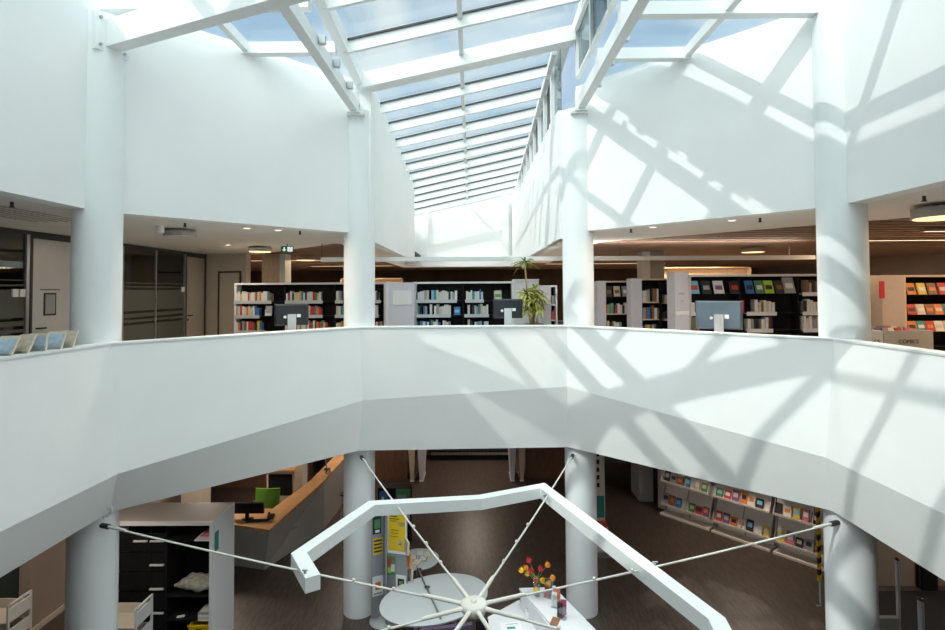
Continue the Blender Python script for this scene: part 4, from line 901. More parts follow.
for k in range(5): a = k*1.2566; MB().beam((cxx, 13, ZL+.12), (cxx+.3*math.cos(a), 13+.3*math.sin(a), ZL+.06), .04, .03).tube([(cxx+.3*math.cos(a), 13+.3*math.sin(a), ZL+.0), (cxx+.3*math.cos(a), 13+.3*math.sin(a), ZL+.06)], .025, 8).build('leg', BLK, t)
# dark second monitor and clutter near the column
t = thing('tablet_monitor', (-4.1, 15.2, -3.1), 'black screen at the back end of the reception desk', 'monitor'); p = on_y(293, 480, 15.3); q = on_y(313, 480, 15.3)
zz_ = ztop(-4, 15.3); MB().box(-4.6, -4.15, 15.3, 15.35, zz_+.1, zz_+.42).build('screen_housing', SCREEN, t); MB().box(-4.42, -4.34, 15.32, 15.4, zz_, zz_+.12).build('stand', SCREEN, t)
t = thing('desk_lamp', (-3.85, 14.6, -3.1), 'jointed dark desk lamp and cables on the desk end beside the column', 'lamp'); z_ = ztop(-4, 14.6)
MB().lathe((-3.95, 14.6, z_), [(.09, 0), (.09, .02), (.02, .03)], 16).build('base', DKFR, t)
MB().tube([(-3.95, 14.6, z_+.02), (-4.02, 14.62, z_+.35), (-3.88, 14.5, z_+.6)], .014, 8).build('arm', ALU, t); MB().tube([(-3.88, 14.5, z_+.6), (-3.8, 14.42, z_+.5)], [.03, .06], 12).build('lamp_shade', DKFR, t)
tag(MB().tube([(-3.85+.08*math.cos(k*.9)*(1-k/30), 14.3+.12*math.sin(k*.9), z_+.01+.004*k) for k in range(24)], .008, 6).build('coiled_cable', DKFR), 'tangle of dark cable on the orange desk end', 'cable')
t = thing('metal_stool', (-3.35, 14.2, ZL), 'thin chrome-legged stool between the reception desk and column', 'stool')
for a in (0, 1.57, 3.14, 4.71): MB().tube([(-3.4+.14*math.cos(a+.7), 14.4+.14*math.sin(a+.7), ZL), (-3.4+.1*math.cos(a+.7), 14.4+.1*math.sin(a+.7), -3.75)], .012, 8).build('leg', ALUW, t)
MB().lathe((-3.4, 14.4, -3.75), [(.15, 0), (.16, .015), (.15, .04)], 20).build('seat', BLK, t)
q = MB().tube([(-3.4+.12*math.cos(k*.3), 14.4+.12*math.sin(k*.3), -4.25) for k in range(22)], .009, 6); q.build('foot_ring', ALUW, t)
# back shelving behind reception
t = thing('back_cabinet', (-6.5, 17.2, ZL), 'dark wooden cabinet wall behind the reception desk', 'cabinet')
MB().box(-9.5, -5.2, 17.0, 17.4, ZL, -1.35).build('body', WOOD, t); MB().box(-5.85, -5.25, 16.98, 17.0, ZL, -1.5).build('pale_door', BEIGE, t)
t = thing('white_pier', (-6.2, 12.9, ZL), 'white square pier behind the white cabinet', 'pier'); p = on_y(181, 495, 13.6); q = on_y(203, 495, 13.6)
MB().box(p.x, q.x, 13.6, 14.0, ZL, -1.3).build('shaft', BEIGE, t)

# ------------------------------------------------------------------ leaflet stand beside the left corridor column
ls = thing('leaflet_stand', (-1.62, 10.2, ZL), 'grey revolving leaflet stand with posters beside the left corridor column', 'leaflet stand')
MB().lathe((-1.62, 10.17, ZL), [(.28, 0), (.28, .02), (.05, .05)], 28).build('base_plate', ALUW, ls)
MB().tube([(-1.62, 10.17, ZL+.04), (-1.62, 10.17, -2.45)], .03, 12).build('pole', ALU, ls)
LG = mat('grey_stand_panel', (.30, .31, .33), .45)
def fin(p, q, z0, z1, m, nm='fin_panel'):
    b = MB(); d = (Vector(q)-Vector(p)).normalized(); n = Vector((d.y, -d.x, 0))*.01
    P, Q = Vector((*p, 0)), Vector((*q, 0)); n = Vector((d.y, -d.x, 0))*.01
    b.prism([(P+n).xy, (Q+n).xy, (Q-n).xy, (P-n).xy], z0, z1); return b.build(nm, m, ls)
f1 = ((-1.85, 10.07), (-1.64, 10.17)); f2 = ((-1.62, 10.17), (-1.54, 9.9)); f3 = ((-1.56, 10.15), (-1.17, 10.05))
fin(*f1, -4.4, -2.32, LG); fin(*f2, -4.4, -2.42, LG); fin(*f3, -4.4, -2.40, LG)
def sheet(p, q, u0, u1, z0, z1, m, nm, off=.018, art=None, artm=None):
    P, Q = Vector((*p, 0)), Vector((*q, 0)); d = Q-P; n = Vector((d.y, -d.x, 0)).normalized()
    if n.y > 0: n = -n
    A, B = P+d*u0+n*off, P+d*u1+n*off
    o = MB().prism([A.xy, B.xy, (B-n*.006).xy, (A-n*.006).xy], z0, z1).build(nm, m, ls)
    for (a, b, za, zb, mm) in (art or []):
        A2, B2 = A.lerp(B, a)+n*.002, A.lerp(B, b)+n*.002; H = z1-z0
        MB().prism([A2.xy, B2.xy, (B2-n*.0015).xy, (A2-n*.0015).xy], z0+H*za, z0+H*zb).build('print', mm, o)
sheet(*f3, .02, .98, -3.22, -2.44, WHITE, 'poster', .02, [(.06, .94, .07, .95, YPOST), (.14, .52, .87, .90, BLK), (.14, .62, .81, .84, BLK), (.14, .5, .76, .785, BLK), (.56, .9, .66, .76, WHITE), (.2, .6, .55, .57, BLK), (.2, .55, .48, .495, BLK), (.2, .62, .40, .415, BLK), (.55, .8, .2, .32, WHITE), (.6, .72, .22, .27, BLK)])
sheet(*f1, .1, .8, -2.86, -2.52, BLK, 'leaflet', .02, [(.2, .9, .3, .8, PM['green']), (.3, .8, .08, .22, WHITE)])
sheet(*f1, .15, .9, -3.24, -2.94, YPOST, 'leaflet', .02, [(.05, .95, .14, .24, BLK), (.05, .95, .36, .46, BLK), (.05, .95, .58, .68, BLK), (.05, .95, .80, .9, BLK)])
sheet(*f1, .08, .95, -4.0, -3.64, WHITE, 'leaflet', .025, [(.25, .75, .3, .7, PM['orange']), (.1, .9, .08, .16, PM['grey'])])
sheet(*f3, .0, .42, -3.62, -3.28, PM['green'], 'leaflet', .03, [(.1, .6, .5, .9, PM['red']), (.5, .95, .2, .6, PM['white']), (.1, .5, .1, .4, PM['lime'])])
sheet(*f3, .45, .95, -3.92, -3.6, WHITE, 'leaflet', .03, [(.2, .85, .2, .8, PM['black']), (.35, .7, .4, .65, PM['lime'])])
for k in range(3): MB().obox((-1.16+.02*k, 9.9+.12*k, -3.0-.3*k), (.03, .17, .26), .5, .15).build('side_pocket', PM[['cream', 'orange', 'cream'][k]], ls)
# second, lower display with leaflets behind
t = thing('leaflet_rack', (-1.95, 13.2, ZL), 'dark leaflet rack with green pictures behind the leaflet stand', 'leaflet rack')
MB().box(-2.3, -1.5, 13.2, 13.5, ZL, -3.15).build('body', BLACK, t)
for k, (xa, xb, c, z0) in enumerate(((-1.86, -1.5, 'green', -3.5), (-2.26, -2.05, 'blue', -3.55), (-1.8, -1.52, 'cream', -3.9))):
    o = MB().box(xa, xb, 13.18, 13.2, z0, z0+.34).build('leaflet', PM[c], t); MB().box(xa+.05, xb-.1, 13.17, 13.18, z0+.06, z0+.2).build('print', PM[['grey', 'white', 'orange'][k]], o)

# ------------------------------------------------------------------ tables
TG = mat('pale_grey_table_top', (.56, .585, .60), .45, noise=.03, nscale=30, stretch=(1, 8, 1))
t = thing('oval_table', (-.6, 9.6, ZL), 'large pale oval table left of the cable hub', 'table')
ra = math.atan2(.9, 1.6)
MB().lathe((-.62, 9.6, -3.78), [(.99, 0), (1.0, .01), (1.0, .03)], 64, sx=1.0, sy=.74, rz=ra).build('table_top', TG, t)
for k in range(4): a = ra+.6+k*1.5708 - .2; MB().tube([(-.62+.5*math.cos(a), 9.6+.5*math.sin(a), ZL), (-.62+.45*math.cos(a), 9.6+.45*math.sin(a), -3.78)], .022, 10).build('leg', ALUW, t)
t = thing('side_table', (-1.05, 10.98, ZL), 'small round white table with magazines behind the oval table', 'table')
MB().lathe((-1.07, 10.97, -3.78), [(.42, 0), (.43, .01), (.43, .03)], 40).build('table_top', TG, t); MB().tube([(-1.07, 10.97, ZL), (-1.07, 10.97, -3.78)], .03, 12).build('leg', ALU, t); MB().lathe((-1.07, 10.97, ZL), [(.24, 0), (.22, .02), (.03, .04)], 24).build('foot', ALU, t)
for k, (dx, dy, c, rz_) in enumerate(((-.12, .05, 'blue', .2), (.10, .0, 'black', -.1), (.16, .16, 'lime', .4), (-.02, -.16, 'yellow', -.3), (.02, .2, 'sky-blue', .1), (-.2, -.12, 'grey', .8))):
    place_book(-1.07+dx, 10.97+dy, -3.749+.003*k, .17, .22, .003, c, '%s magazine lying on the small round table' % c, 'magazines on the small round table', rot=(0, 0, rz_), cat='magazine', name='magazine')
p, q = on_z(417, 566, -3.72), on_z(441, 618, -3.72)
t = thing('tripod_rod', ((p.x+q.x)/2, (p.y+q.y)/2, -3.745), 'dark jointed metal rod lying across the oval table', 'rod')
MB().tube([(p.x, p.y, -3.727), (q.x, q.y, -3.727)], .016, 10).build('rod', ALU, t)
for f in (.08, .45, .93): c = p.lerp(q, f); MB().tube([c+Vector((-.04, 0, -.0)), c+Vector((.05, .02, .0))], .022, 8).build('clamp', DKFR, t)
# purple seats at the bottom edge
t = thing('purple_chair', (-.35, 7.9, ZL), 'dark purple upholstered chair at the bottom edge beneath the hub', 'chair')
p = on_z(420, 628, -3.68); q = on_z(472, 622, -3.68)
MB().hexa([(p.x, p.y-.1, -4.0), (q.x, q.y-.1, -4.0), (q.x, q.y, -4.0), (p.x, p.y, -4.0), (p.x, p.y-.08, -3.68), (q.x, q.y-.08, -3.68), (q.x, q.y+.0, -3.68), (p.x, p.y, -3.68)]).build('backrest', PURP, t)
MB().box(p.x, q.x, p.y-.6, p.y-.1, -4.12, -4.02).build('seat', PURP, t)
for dx in (.03, q.x-p.x-.06):
    for dy in (-.55, -.05): MB().tube([(p.x+dx, p.y+dy, ZL), (p.x+dx, p.y+dy, -4.1)], .015, 8).build('leg', ALU, t)
t = thing('black_chair', (.1, 8.6, ZL), 'black chair between the oval table and white counter, under the hub', 'chair')
MB().box(.11, .31, 8.7, 8.75, -3.95, -3.62).build('backrest', BLACK, t); MB().box(.11, .31, 8.3, 8.7, -4.08, -4.02).build('seat', BLACK, t)
for dx in (.13, .29):
    for dy in (8.32, 8.7): MB().tube([(dx, dy, ZL), (dx, dy, -4.05)], .014, 8).build('leg', ALU, t)

# ------------------------------------------------------------------ white counter
wc = thing('white_counter', (1.1, 8.9, ZL), 'white angular counter carrying the tulips, right of the hub', 'counter')
hi = [(on_z(x, y, -3.42).x, on_z(x, y, -3.42).y) for x, y in ((519, 588), (554, 587), (600, 634))]
hi = [hi[0], hi[1], hi[2], (hi[2][0]-.1, 6.9), (hi[0][0]+.85, 6.9), on_z(560, 634, -3.42).xy[:]]
MB().prism(hi, -3.45, -3.42).build('counter_top', WLAM, wc)
hin = [(x+(-.02 if x > 1.3 else .02), y-.03) for x, y in hi]
MB().prism(hin, ZL, -3.45).build('counter_front', WLAM, wc)
lo = [on_z(x, y, -3.75).xy[:] for x, y in ((518, 590), (495, 617))]
lo2 = [(lo[0][0], lo[0][1]-.3), (lo[1][0]-.12, lo[1][1]), (lo[1][0]-.2, 7.0), (hi[5][0]+.1, 7.0), (hi[5][0]-.03, hi[5][1]), (hi[0][0]+.05, hi[0][1]-.12)]
MB().prism(lo2, -3.78, -3.75).build('desk_top', WLAM, wc); MB().prism([(x*.97+.03, y-.02) for x, y in lo2], ZL, -3.78).build('desk_front', WLAM, wc)
def on_counter(px, py, z=-3.42): p = on_z(px, py, z); return p
p = on_counter(537, 596)
vz = thing('glass_vase', (p.x, p.y, -3.42), 'clear glass vase on the corner of the white counter', 'vase')
MB().lathe((p.x, p.y, -3.42), [(.045, .001), (.055, .02), (.05, .12), (.065, .22), (.06, .22), (.046, .12), (.05, .025), (.02, .02)], 24).build('vase_body', VASE, vz)
FL = {'yellow': mat('yellow_petal', (.85, .55, .03), .5), 'red': mat('crimson_petal', (.62, .03, .08), .5), 'orange': mat('orange_petal', (.82, .32, .05), .5), 'pink': mat('pink_petal', (.7, .25, .28), .5)}
tulips = [(503-440, 0)]
spots = [(529.5, 562, 'red', 'topmost'), (523, 571, 'yellow', 'leftmost'), (529, 574.5, 'yellow', 'second from the left'), (546.5, 566, 'orange', 'upper right'), (540, 570, 'red', 'centre right'), (551, 578, 'orange', 'rightmost'), (532, 572, 'red', 'centre left'), (547, 583, 'orange', 'lower right'), (536, 588, 'yellow', 'lowest, hanging in front of the vase'), (536, 580, 'pink', 'centre'), (541.5, 580, 'yellow', 'right of centre'), (527, 569, 'orange', 'behind the leftmost')]
for px, py, c, w_ in spots:
    q = on_y(px, py, p.y - .06 + random.uniform(-.08, .06)); base = Vector((p.x, p.y, -3.38))
    t = thing('tulip', base, '%s tulip in the glass vase, %s' % (c, w_), 'flower', 'tulips in the vase')
    midp = Vector((p.x, p.y, -3.2)).lerp(q, .5) + Vector((0, 0, .03)); MB().tube([base, Vector((p.x+(q.x-p.x)*.1, p.y, -3.2)), midp, q], .006, 6).build('stem', LEAF, t)
    d = (q-midp).normalized(); a = d.orthogonal().normalized(); b_ = d.cross(a)
    for k in range(6):
        an = k*math.pi/3; o_ = (a*math.cos(an)+b_*math.sin(an)); tn = (-a*math.sin(an)+b_*math.cos(an)); sp = .8 + .5*(k % 2)
        pr = []; prof = ((0, .004, .006), (.02, .026, .022), (.05, .032*sp, .026), (.078, .026*sp*1.2, .014), (.09, .03*sp, .002))
        for h_, r_, w2 in prof: c0 = q + d*(h_-.02) + o_*r_; pr += [c0-tn*w2, c0+o_*.004, c0+tn*w2]
        m_ = MB().add(pr, [(3*i+j, 3*i+j+1, 3*i+j+4, 3*i+j+3) for i in range(4) for j in range(2)], 0, True)
        m_.build('petal', FL[c], t, recalc=False)
lfm = MB()
for k in range(7):
    q = leaf_tuft((p.x, p.y, -3.2), 1, .26, 1, None, .9); lfm.add(q.v, q.f)
lfm.build('leaves', LEAF, vz, recalc=False)
# leaflet holders with pens on counter
cols_ = ['red', 'purple', 'teal', 'white', 'orange', 'pink', 'black']
hs = [on_counter(549, 597), on_counter(556, 607), on_counter(562, 618)]
for k, c in enumerate(hs):
    t = thing('leaflet_box', (c.x, c.y, -3.42), ['clear acrylic leaflet holder nearest the tulips', 'middle acrylic holder of coloured leaflets on the counter', 'acrylic leaflet holder farthest from the tulips'][k], 'leaflet holder', 'acrylic holders on the counter')
    b = MB(); b.obox((c.x, c.y-.04, -3.32), (.13, .006, .2), -.5, -.12).obox((c.x, c.y+.05, -3.3), (.13, .006, .24), -.5, -.12); b.obox((c.x, c.y, -3.415), (.15, .12, .006), -.5); b.build('acrylic_body', PLASTIC, t)
    for j in range(3): MB().obox((c.x-.03+.03*j, c.y-.01+.02*j, -3.29+.01*j), (.09, .008, .22), -.5+.1*j, -.12).build('leaflet', PM[cols_[(k*3+j) % 7]], t)
p = on_z(555, 622, -3.42); tag(MB().obox((p.x, p.y, -3.412), (.12, .2, .012), -.4).build('tan_envelope', PM['brown']), 'tan paper bag lying on the counter by the holders', 'bag')
p = on_z(528, 618, -3.75); t = thing('paper_cup', (p.x, p.y, -3.75), 'white cylindrical cup on the lower desk of the counter', 'cup'); MB().lathe((p.x, p.y, -3.75), [(.035, .001), (.045, .12), (.041, .12), (.032, .01)], 20).build('cup_body', WHITE, t)
MB().obox((p.x, p.y+.01, -3.60), (.012, .06, .008), .4).build('spoon', DKFR, t)
p = on_z(511, 627, -3.75)
t = thing('printed_form', (p.x, p.y, -3.75), 'white printed form with a teal block on the lower desk', 'paper'); MB().obox((p.x, p.y, -3.747), (.34, .24, .003), .1).build('sheet', WHITE, t)
o = MB().obox((p.x, p.y-.03, -3.744), (.13, .05, .002), .1).build('teal_print', TEAL, t)
MB().obox((p.x+.02, p.y+.07, -3.744), (.2, .012, .002), .1).build('printed_line', GLAM, t)

# ------------------------------------------------------------------ suspension cables, hub and ring light
H = Vector((.102, 5.74, -1.65))
hb = thing('cable_hub', H, 'ivory cast metal hub where the eight suspension cables meet', 'hub')
MB().lathe(H, [(.03, -.07), (.12, -.065), (.14, -.03), (.14, .03), (.12, .045), (.03, .05)], 24).build('hub_body', HUBM, hb)
MB().lathe(H, [(.035, .05), (.035, .065), (.01, .07)], 12).build('cap_nut', HUBM, hb)
ends = {-67.5: (-4.93, 7.25), -22.5: (-2.05, 10.17), 22.5: (1.96, 10.2), 67.5: (4.98, 7.27), 112.5: (5.0, 3.25), 157.5: (2.05, .35), -157.5: (-2.05, .35), -112.5: (-5.0, 3.25)}
nm_ = {-67.5: 'to the left column', -22.5: 'to the left corridor column', 22.5: 'to the right corridor column', 67.5: 'to the right column by the striped pole', 112.5: 'running out of the picture at the lower right', 157.5: 'running steeply down right under the viewer', -157.5: 'running steeply down left under the viewer', -112.5: 'running out of the picture at the lower left'}
for a, (x, y) in ends.items():
    E_ = Vector((x, y, -1.45)); d = (E_-H).normalized(); S = H+d*.12
    t = thing('suspension_cable', S, 'taut grey steel cable from the hub '+nm_[a], 'cable', 'suspension cables')
    n = 12; Ln = (E_-S).length
    pts = [S.lerp(E_, i/n) + Vector((0, 0, -.03*4*(i/n)*(1-i/n))) for i in range(n+1)]
    MB().tube(pts, .0125, 8).build('cable', CABLE, t)
    MB().tube([S, S+d*.1, S+d*.42, S+d*.47], [.028, .022, .022, .014], 10).build('turnbuckle', HUBM, t)
    MB().tube([E_-d*.4, E_-d*.08], .02, 10).build('end_sleeve', CABLE, t)
    MB().tube([E_-d*.1, E_+d*.03], .035, 10).build('eye_bolt', DKFR, t)
    for k in range(3): c = S+d*(.8+.5*k); MB().tube([c, c+d*.03], .018, 8).build('cable_clip', HUBM, t)
b = Vector((-4.9, 7.22, -1.4)); q = MB()
q.tube([b + Vector((.10*math.cos(k*.5)+.03, -.02, .13+.10*math.sin(k*.5)*.8+.004*k)) for k in range(15)], .009, 6).tube([b+Vector((.02, -.02, .05)), b+Vector((-.01, -.02, .2)), b+Vector((-.04, -.03, .33))], .007, 6)
tag(q.build('wire_loop', CABLE), 'loose loop of pale wire at the left column cable anchor', 'wire')
# ring light: box profile bent round
RZ = -1.60
path = [(-1.72, 6.08), (-2.06, 6.62), (-1.46, 8.16), (.19, 8.38), (1.22, 8.86), (2.48, 5.30), (2.3, 4.0), (1.2, 2.9), (-.6, 2.9)]
rl = thing('ring_lamp', (0, 6, RZ), 'white angular pendant light bent into an open ring, hung on the cables', 'lamp')
w2, hh_ = .085, .085; vs = []; N = len(path)
for i, pt in enumerate(path):
    p = Vector((*pt, 0)); d0 = (p-Vector((*path[i-1], 0))).normalized() if i else None; d1 = (Vector((*path[i+1], 0))-p).normalized() if i < N-1 else None
    d = ((d0 or d1)+(d1 or d0)).normalized(); k = 1/max(.5, d.dot(d1 or d0)); n = Vector((-d.y, d.x, 0))*w2*k
    vs += [p-n+Vector((0, 0, RZ-hh_)), p+n+Vector((0, 0, RZ-hh_)), p+n*1.0+Vector((0, 0, RZ+hh_)), p-n*1.0+Vector((0, 0, RZ+hh_))]
fs = [(i*4+k, i*4+(k+1) % 4, (i+1)*4+(k+1) % 4, (i+1)*4+k) for i in range(N-1) for k in range(4)] + [(0, 1, 2, 3), tuple(4*(N-1)+k for k in (3, 2, 1, 0))]
RLM = mat('white_lamp_housing', (.84, .88, .88), .4)
MB().add(vs, fs).build('housing', RLM, rl)
for i in range(N-1):
    A, B = Vector((*path[i], 0)), Vector((*path[i+1], 0)); d = (B-A).normalized(); n = Vector((-d.y, d.x, 0))*.06; A += d*.06; B -= d*.06
    MB().prism([(A-n).xy, (B-n).xy, (B+n).xy, (A+n).xy], RZ-hh_-.006, RZ-hh_-.001).build('diffuser', LAMPC, rl)
    if i: o_ = area('ring_fill', ((A.x+B.x)/2, (A.y+B.y)/2, RZ-hh_-.012), 3.5*(B-A).length, (B-A).length, (.86, .96, 1), rl, .1); o_.rotation_euler = (0, 0, math.atan2(d.y, d.x))  # fill lights added under the ring to brighten the lower storey
for px, py in ((305, 572), (545, 496), (655, 564)):
    c = on_z(px, py, RZ+.1); MB().tube([c+Vector((0, 0, -.02)), c+Vector((0, 0, .02))], .015, 8).tube([c+Vector((-.03, 0, .02)), c+Vector((.03, 0, .02))], .012, 6).build('clamp', ALU, rl)

# ------------------------------------------------------------------ lower right: brochure wall
WA = Vector((4.79, 15.37, 0)); WB = Vector((8.12, 11.46, 0)); wd = (WB-WA).normalized(); wn = Vector((wd.y, -wd.x, 0))
if wn.dot(Vector((-1, -1, 0))) < 0: wn = -wn
def wp(s, o, z): p = WA + wd*s + wn*o; return (p.x, p.y, z)
LW = (WB-WA).length
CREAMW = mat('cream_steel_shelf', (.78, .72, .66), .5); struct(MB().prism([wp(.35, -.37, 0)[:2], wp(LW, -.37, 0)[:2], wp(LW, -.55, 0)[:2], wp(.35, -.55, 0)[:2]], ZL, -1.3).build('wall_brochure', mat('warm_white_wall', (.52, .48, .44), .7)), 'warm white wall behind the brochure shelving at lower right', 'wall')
def at_wall(px, py=500):
    d = _ray(px, py); k = (WA-EYE).dot(wn)/d.dot(wn); p = EYE + d*k; return (p-WA).dot(wd)
secs = [(660, 708.5, 'left section'), (711, 769, 'middle section'), (772, 836, 'right section beside the column')]
bc = 0
allb = [[(0, [665, 670.5, 677, 685, 695, 702, 706]), (1, [663, 669, 675, 680, 684, 690.5, 696, 701.5, 706])],
        [(0, [717.5, 725.5, 731.5, 739.5, 748, 757, 764]), (1, [716, 722.5, 727.5, 733.5, 739.5, 743, 752, 758, 763, 768])],
        [(0, [776, 782, 786, 791, 798, 808, 814]), (1, [778, 787, 796, 803, 810, 815])]]
for si, (pa, pb_, nm2) in enumerate(secs):
    s0, s1 = at_wall(pa), at_wall(pb_) if si < 2 else LW
    t = thing('brochure_shelf', wp((s0+s1)/2, -.3, ZL), 'cream steel brochure shelving, '+nm2, 'shelf', 'brochure shelving on the lower right wall')
    def slab(a0, a1, pts):  # extrude a profile (offset, z) along the wall
        v0 = [Vector(wp(a0, o, z)) for o, z in pts]; v1 = [Vector(wp(a1, o, z)) for o, z in pts]; n = len(pts); b = MB()
        b.add(v0+v1, [tuple(range(n))[::-1], tuple(range(n, 2*n))]+[(i, (i+1) % n, n+(i+1) % n, n+i) for i in range(n)]); return b
    slab(s0, s1, [(-.36, ZL), (-.34, ZL), (-.34, -1.9), (-.36, -1.9)]).build('back_panel', CREAMW, t)
    slab(s0, s1, [(-.34, ZL), (0.02, ZL), (0.02, ZL+.05), (-.34, ZL+.05)]).build('plinth', CREAMW, t)
    for z in (-3.60, -4.23, -2.97):
        slab(s0+.02, s1-.02, [(-.34, z), (0, z), (0, z+.05), (-.015, z+.05), (-.015, z+.02), (-.34, z+.02)]).build('shelf', CREAMW, t)
        slab(s0+.02, s1-.02, [(-.15, z+.02), (-.14, z+.02), (-.31, z+.50), (-.32, z+.50)]).build('sloping_back', CREAMW, t)
    for s_ in (s0+.0, s1-.02) + (((s0+s1)/2,) if si else ((s0+s1)/2,)):
        slab(s_, s_+.015, [(-.34, ZL), (-.30, ZL), (-.28, -4.3), (-.02, -4.2), (-.30, -3.72), (-.02, -3.58), (-.30, -3.1), (-.02, -2.95), (-.3, -2.4), (-.34, -2.4)]).build('bracket', GLAM, t)
    for row_, pxs in allb[si]:
        z = -3.58 if row_ == 0 else -4.21
        prev = -9
        for k, px in enumerate(pxs):
            s_ = at_wall(px)
            if s_-prev < .19: s_ = prev+.19
            if s_ > s1-.1: break
            prev = s_
            c = ['black', 'blue', 'red', 'white', 'yellow', 'grey', 'cream', 'purple', 'black', 'pink', 'brown', 'green', 'orange', 'white'][(bc*5+row_*3+si*2) % 14]; bc += 1
            hgt = random.uniform(.17, .25); p = wp(s_, -.105, z+.006)
            rzv = math.atan2(wd.y, wd.x)
            o = place_book(p[0], p[1], p[2], random.uniform(.15, .185), .014, hgt*1.15, c, '%s brochure on the %s shelf of the %s' % (c, ['upper', 'lower'][row_], nm2.replace(' beside the column', '')), 'brochures on the lower right shelving', rot=(-.34, 0, rzv), cat='brochure', name='brochure')
            a_ = MB().box(-.32, .32, -.8, -.52, .35, .75).build('cover_picture', PM[['white', 'cream', 'black', 'orange', 'sky-blue'][bc % 5]], None, loc=(0, 0, 0)); a_.parent = o; a_.location = (0, 0, 0)
# pier and passage left of it
t = thing('pier', (5.1, 16.2, ZL), 'pale square pier at the left end of the brochure shelving', 'pier')
MB().box(4.9, 5.3, 15.75, 16.6, ZL, -1.3).build('shaft', GLAM, t)
struct(MB().box(3.9, 6, 19.2, 19.4, ZL, -1.3).build('wall_passage', GREYW), 'grey wall at the end of the dark passage', 'wall')
# notice board edge behind the right corridor column
t = thing('notice_stand', (3.0, 12.6, ZL), 'tall pale notice board with a teal poster behind the right corridor column', 'notice board')
p, q = on_y(594, 460, 12.6), on_y(604.5, 460, 12.6)
MB().box(p.x-.1, q.x, 12.6, 12.66, ZL+.1, -1.7).build('board', BEIGE, t); MB().box(p.x-.1, q.x+.02, 12.4, 12.6, -3.82, -3.78).build('tray', PALE, t)
MB().box(p.x+.02, q.x-.02, 12.59, 12.6, -3.62, -3.12).build('teal_poster', TEAL, t)
for k in range(5): MB().box(p.x+.06, p.x+.12, 12.592, 12.6, -2.2-.18*k, -2.1-.18*k).build('printed_mark', BLK, t)
MB().box(p.x-.2, q.x+.1, 12.5, 12.76, ZL, ZL+.1).build('foot', ALU, t)
MB().box(p.x, q.x, 12.42, 12.6, -3.78, -3.70).build('leaflet_pile', PM['red'], t)
# striped pole
p = on_z(818, 605, -3.0)
y_ = 9.9; a, b, c_ = on_y(818.5, 533, y_), on_y(818.5, 581, y_), on_y(818.5, 605, y_)
t = thing('striped_pole', (a.x, y_, c_.z), 'yellow and black striped pole hooked up beside the right column', 'pole')
q = MB(); n = 8; L_ = (a.z+.8-b.z)
for k in range(16):
    z0 = b.z + L_*k/16; q.hexa([(a.x-.025, y_-.025, z0), (a.x+.025, y_-.025, z0+.04), (a.x+.025, y_+.025, z0+.04), (a.x-.025, y_+.025, z0), (a.x-.025, y_-.025, z0+L_/16), (a.x+.025, y_-.025, z0+L_/16+.04), (a.x+.025, y_+.025, z0+L_/16+.04), (a.x-.025, y_+.025, z0+L_/16)], k % 2)
q.build('striped_sleeve', [YEL, BLK], t)
MB().tube([(a.x, y_, b.z), (a.x, y_, c_.z+.05)], .014, 8).build('rod', ALUW, t); MB().tube([(a.x, y_, c_.z+.05), (a.x, y_-.02, c_.z), (a.x-.08, y_-.02, c_.z)], .014, 8).build('hook', ALUW, t)
MB().tube([(a.x, y_, a.z+.75), (a.x, y_, -1.3)], .012, 8).build('hanger', ALUW, t)
# entrance behind the right column
struct(MB().prism([(8.45, 11.3), (13.9, 11.3), (13.9, 11.45), (8.45, 11.45)], ZL, -1.3).build('wall_entry', mat('taupe_panel', (.30, .245, .215), .6, noise=.06, nscale=3)), 'taupe panelled wall behind the right column', 'wall')
tag(MB().box(7.6, 13.6, 7.2, 11.1, ZL+.001, ZL+.012).build('entrance_mat', mat('black_ribbed_mat', (.012, .012, .013), .8, noise=.3, nscale=30)), 'large black entrance mat behind the right column', 'mat')
for k in range(2): tag(MB().beam((8.9+k*1.3, 8.2, ZL+.018), (10.6+k*1.3, 11.0, ZL+.018), .04, .01).build('floor_rail', ALU), ['thin metal strip set diagonally in the black mat, nearer the column', 'thin metal strip set diagonally in the black mat, farther from the column'][k], 'strip')
def gate_post(px, py0, y, z0, label, glassw, r=.03, m=ALUW):
    a = on_y(px, py0, y); t = thing('gate_post', (a.x, y, ZL), label, 'post', None)
    MB().tube([(a.x, y, ZL), (a.x, y, a.z)], r, 12).build('post', m, t); MB().lathe((a.x, y, a.z), [(r*1.15, 0), (r*1.15, .03), (.01, .04)], 12).build('cap', DKFR, t); MB().lathe((a.x, y, ZL), [(.07, 0), (.07, .015)], 16).build('base_plate', ALU, t); return a, t
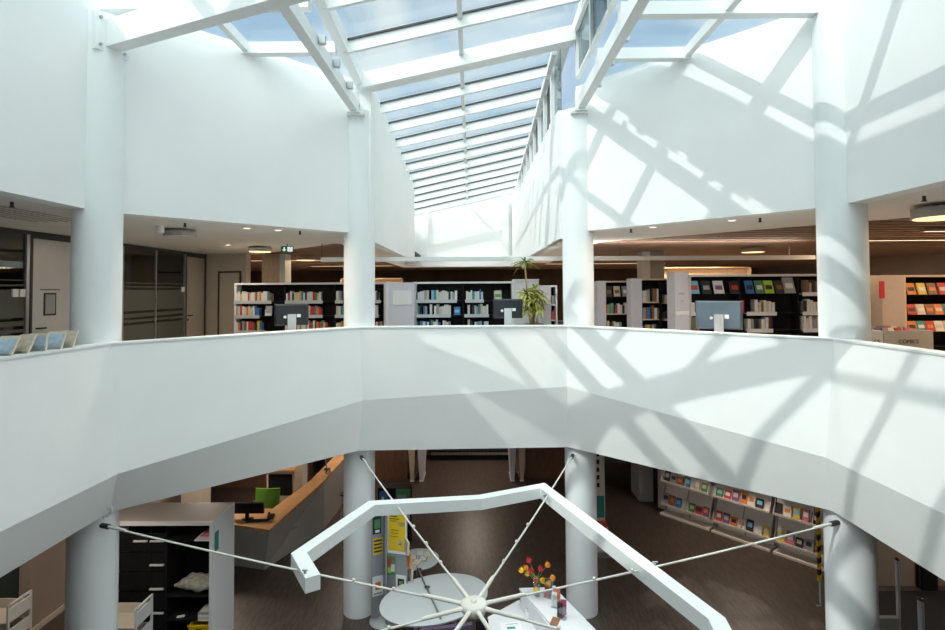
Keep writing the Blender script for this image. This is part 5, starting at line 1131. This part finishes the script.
a, t = gate_post(897, 560, 9.2, 0, 'slim steel post nearest the right column at the entrance', .8)
MB().box(a.x-.50, a.x-.03, 9.19, 9.21, ZL+.25, a.z-.95).build('glass_leaf', PLASTIC, t); MB().box(a.x-.52, a.x-.03, 9.16, 9.24, a.z-1.2, a.z-.95).build('lower_panel', GLAM, t)
a, t = gate_post(920.5, 600, 8.9, 0, 'thick pale post further right at the lower right edge', .8, .045, ALUW)
a2 = on_y(920, 548, 8.9); MB().tube([(a.x, 8.9, a.z), (a.x, 8.9, a2.z)], .008, 6).build('antenna', DKFR, t); MB().tube([(a.x-.05, 8.9, a2.z+.02), (a.x+.05, 8.9, a2.z-.02)], .012, 6).build('antenna_tip', DKFR, t)
t = thing('dark_pillar', (10.2, 11.3, ZL), 'tall black cupboard with small coat hooks at the lower right edge', 'cupboard'); p = on_y(923, 560, 11.1); q = on_y(938, 560, 11.1)
MB().box(p.x, q.x, 11.12, 11.29, ZL, -1.35).build('body', BLACK, t)
for k in range(3): MB().tube([(p.x+.12+.08*k, 11.1, -2.1), (p.x+.12+.08*k, 11.04, -2.15), (p.x+.12+.08*k, 11.06, -2.3)], .012, 6).build('hook', PM['grey'], t)

# unseen fill lamps added to light the lower storey, as flush soffit panels
for x, y, pw, w_ in ((-6.5, 13.2, 50, 'over the reception desk'), (-9.8, 9, 25, 'over the lower left corner'), (0, 19, 40, 'inside the rear entrance'), (6.25, 12.75, 34, 'before the brochure shelving'), (9.5, 9.2, 30, 'over the lower right entrance'), (-3.3, 15.5, 25, 'between the reception and the column'), (-6.0, 8.1, 12, 'before the white open cabinet')):
    t = thing('soffit_lamp', (x, y, -1.33), 'unseen square fill panel added in the lower ceiling '+w_, 'lamp', 'added lower ceiling fill panels')
    MB().box(x-.3, x+.3, y-.3, y+.3, -1.32, -1.25).build('housing', STEEL, t); MB().box(x-.27, x+.27, y-.27, y+.27, -1.325, -1.32).build('diffuser', LAMPN, t)
    area('soffit_fill_light', (x, y, -1.35), pw, .5, (1, .84, .68), t)
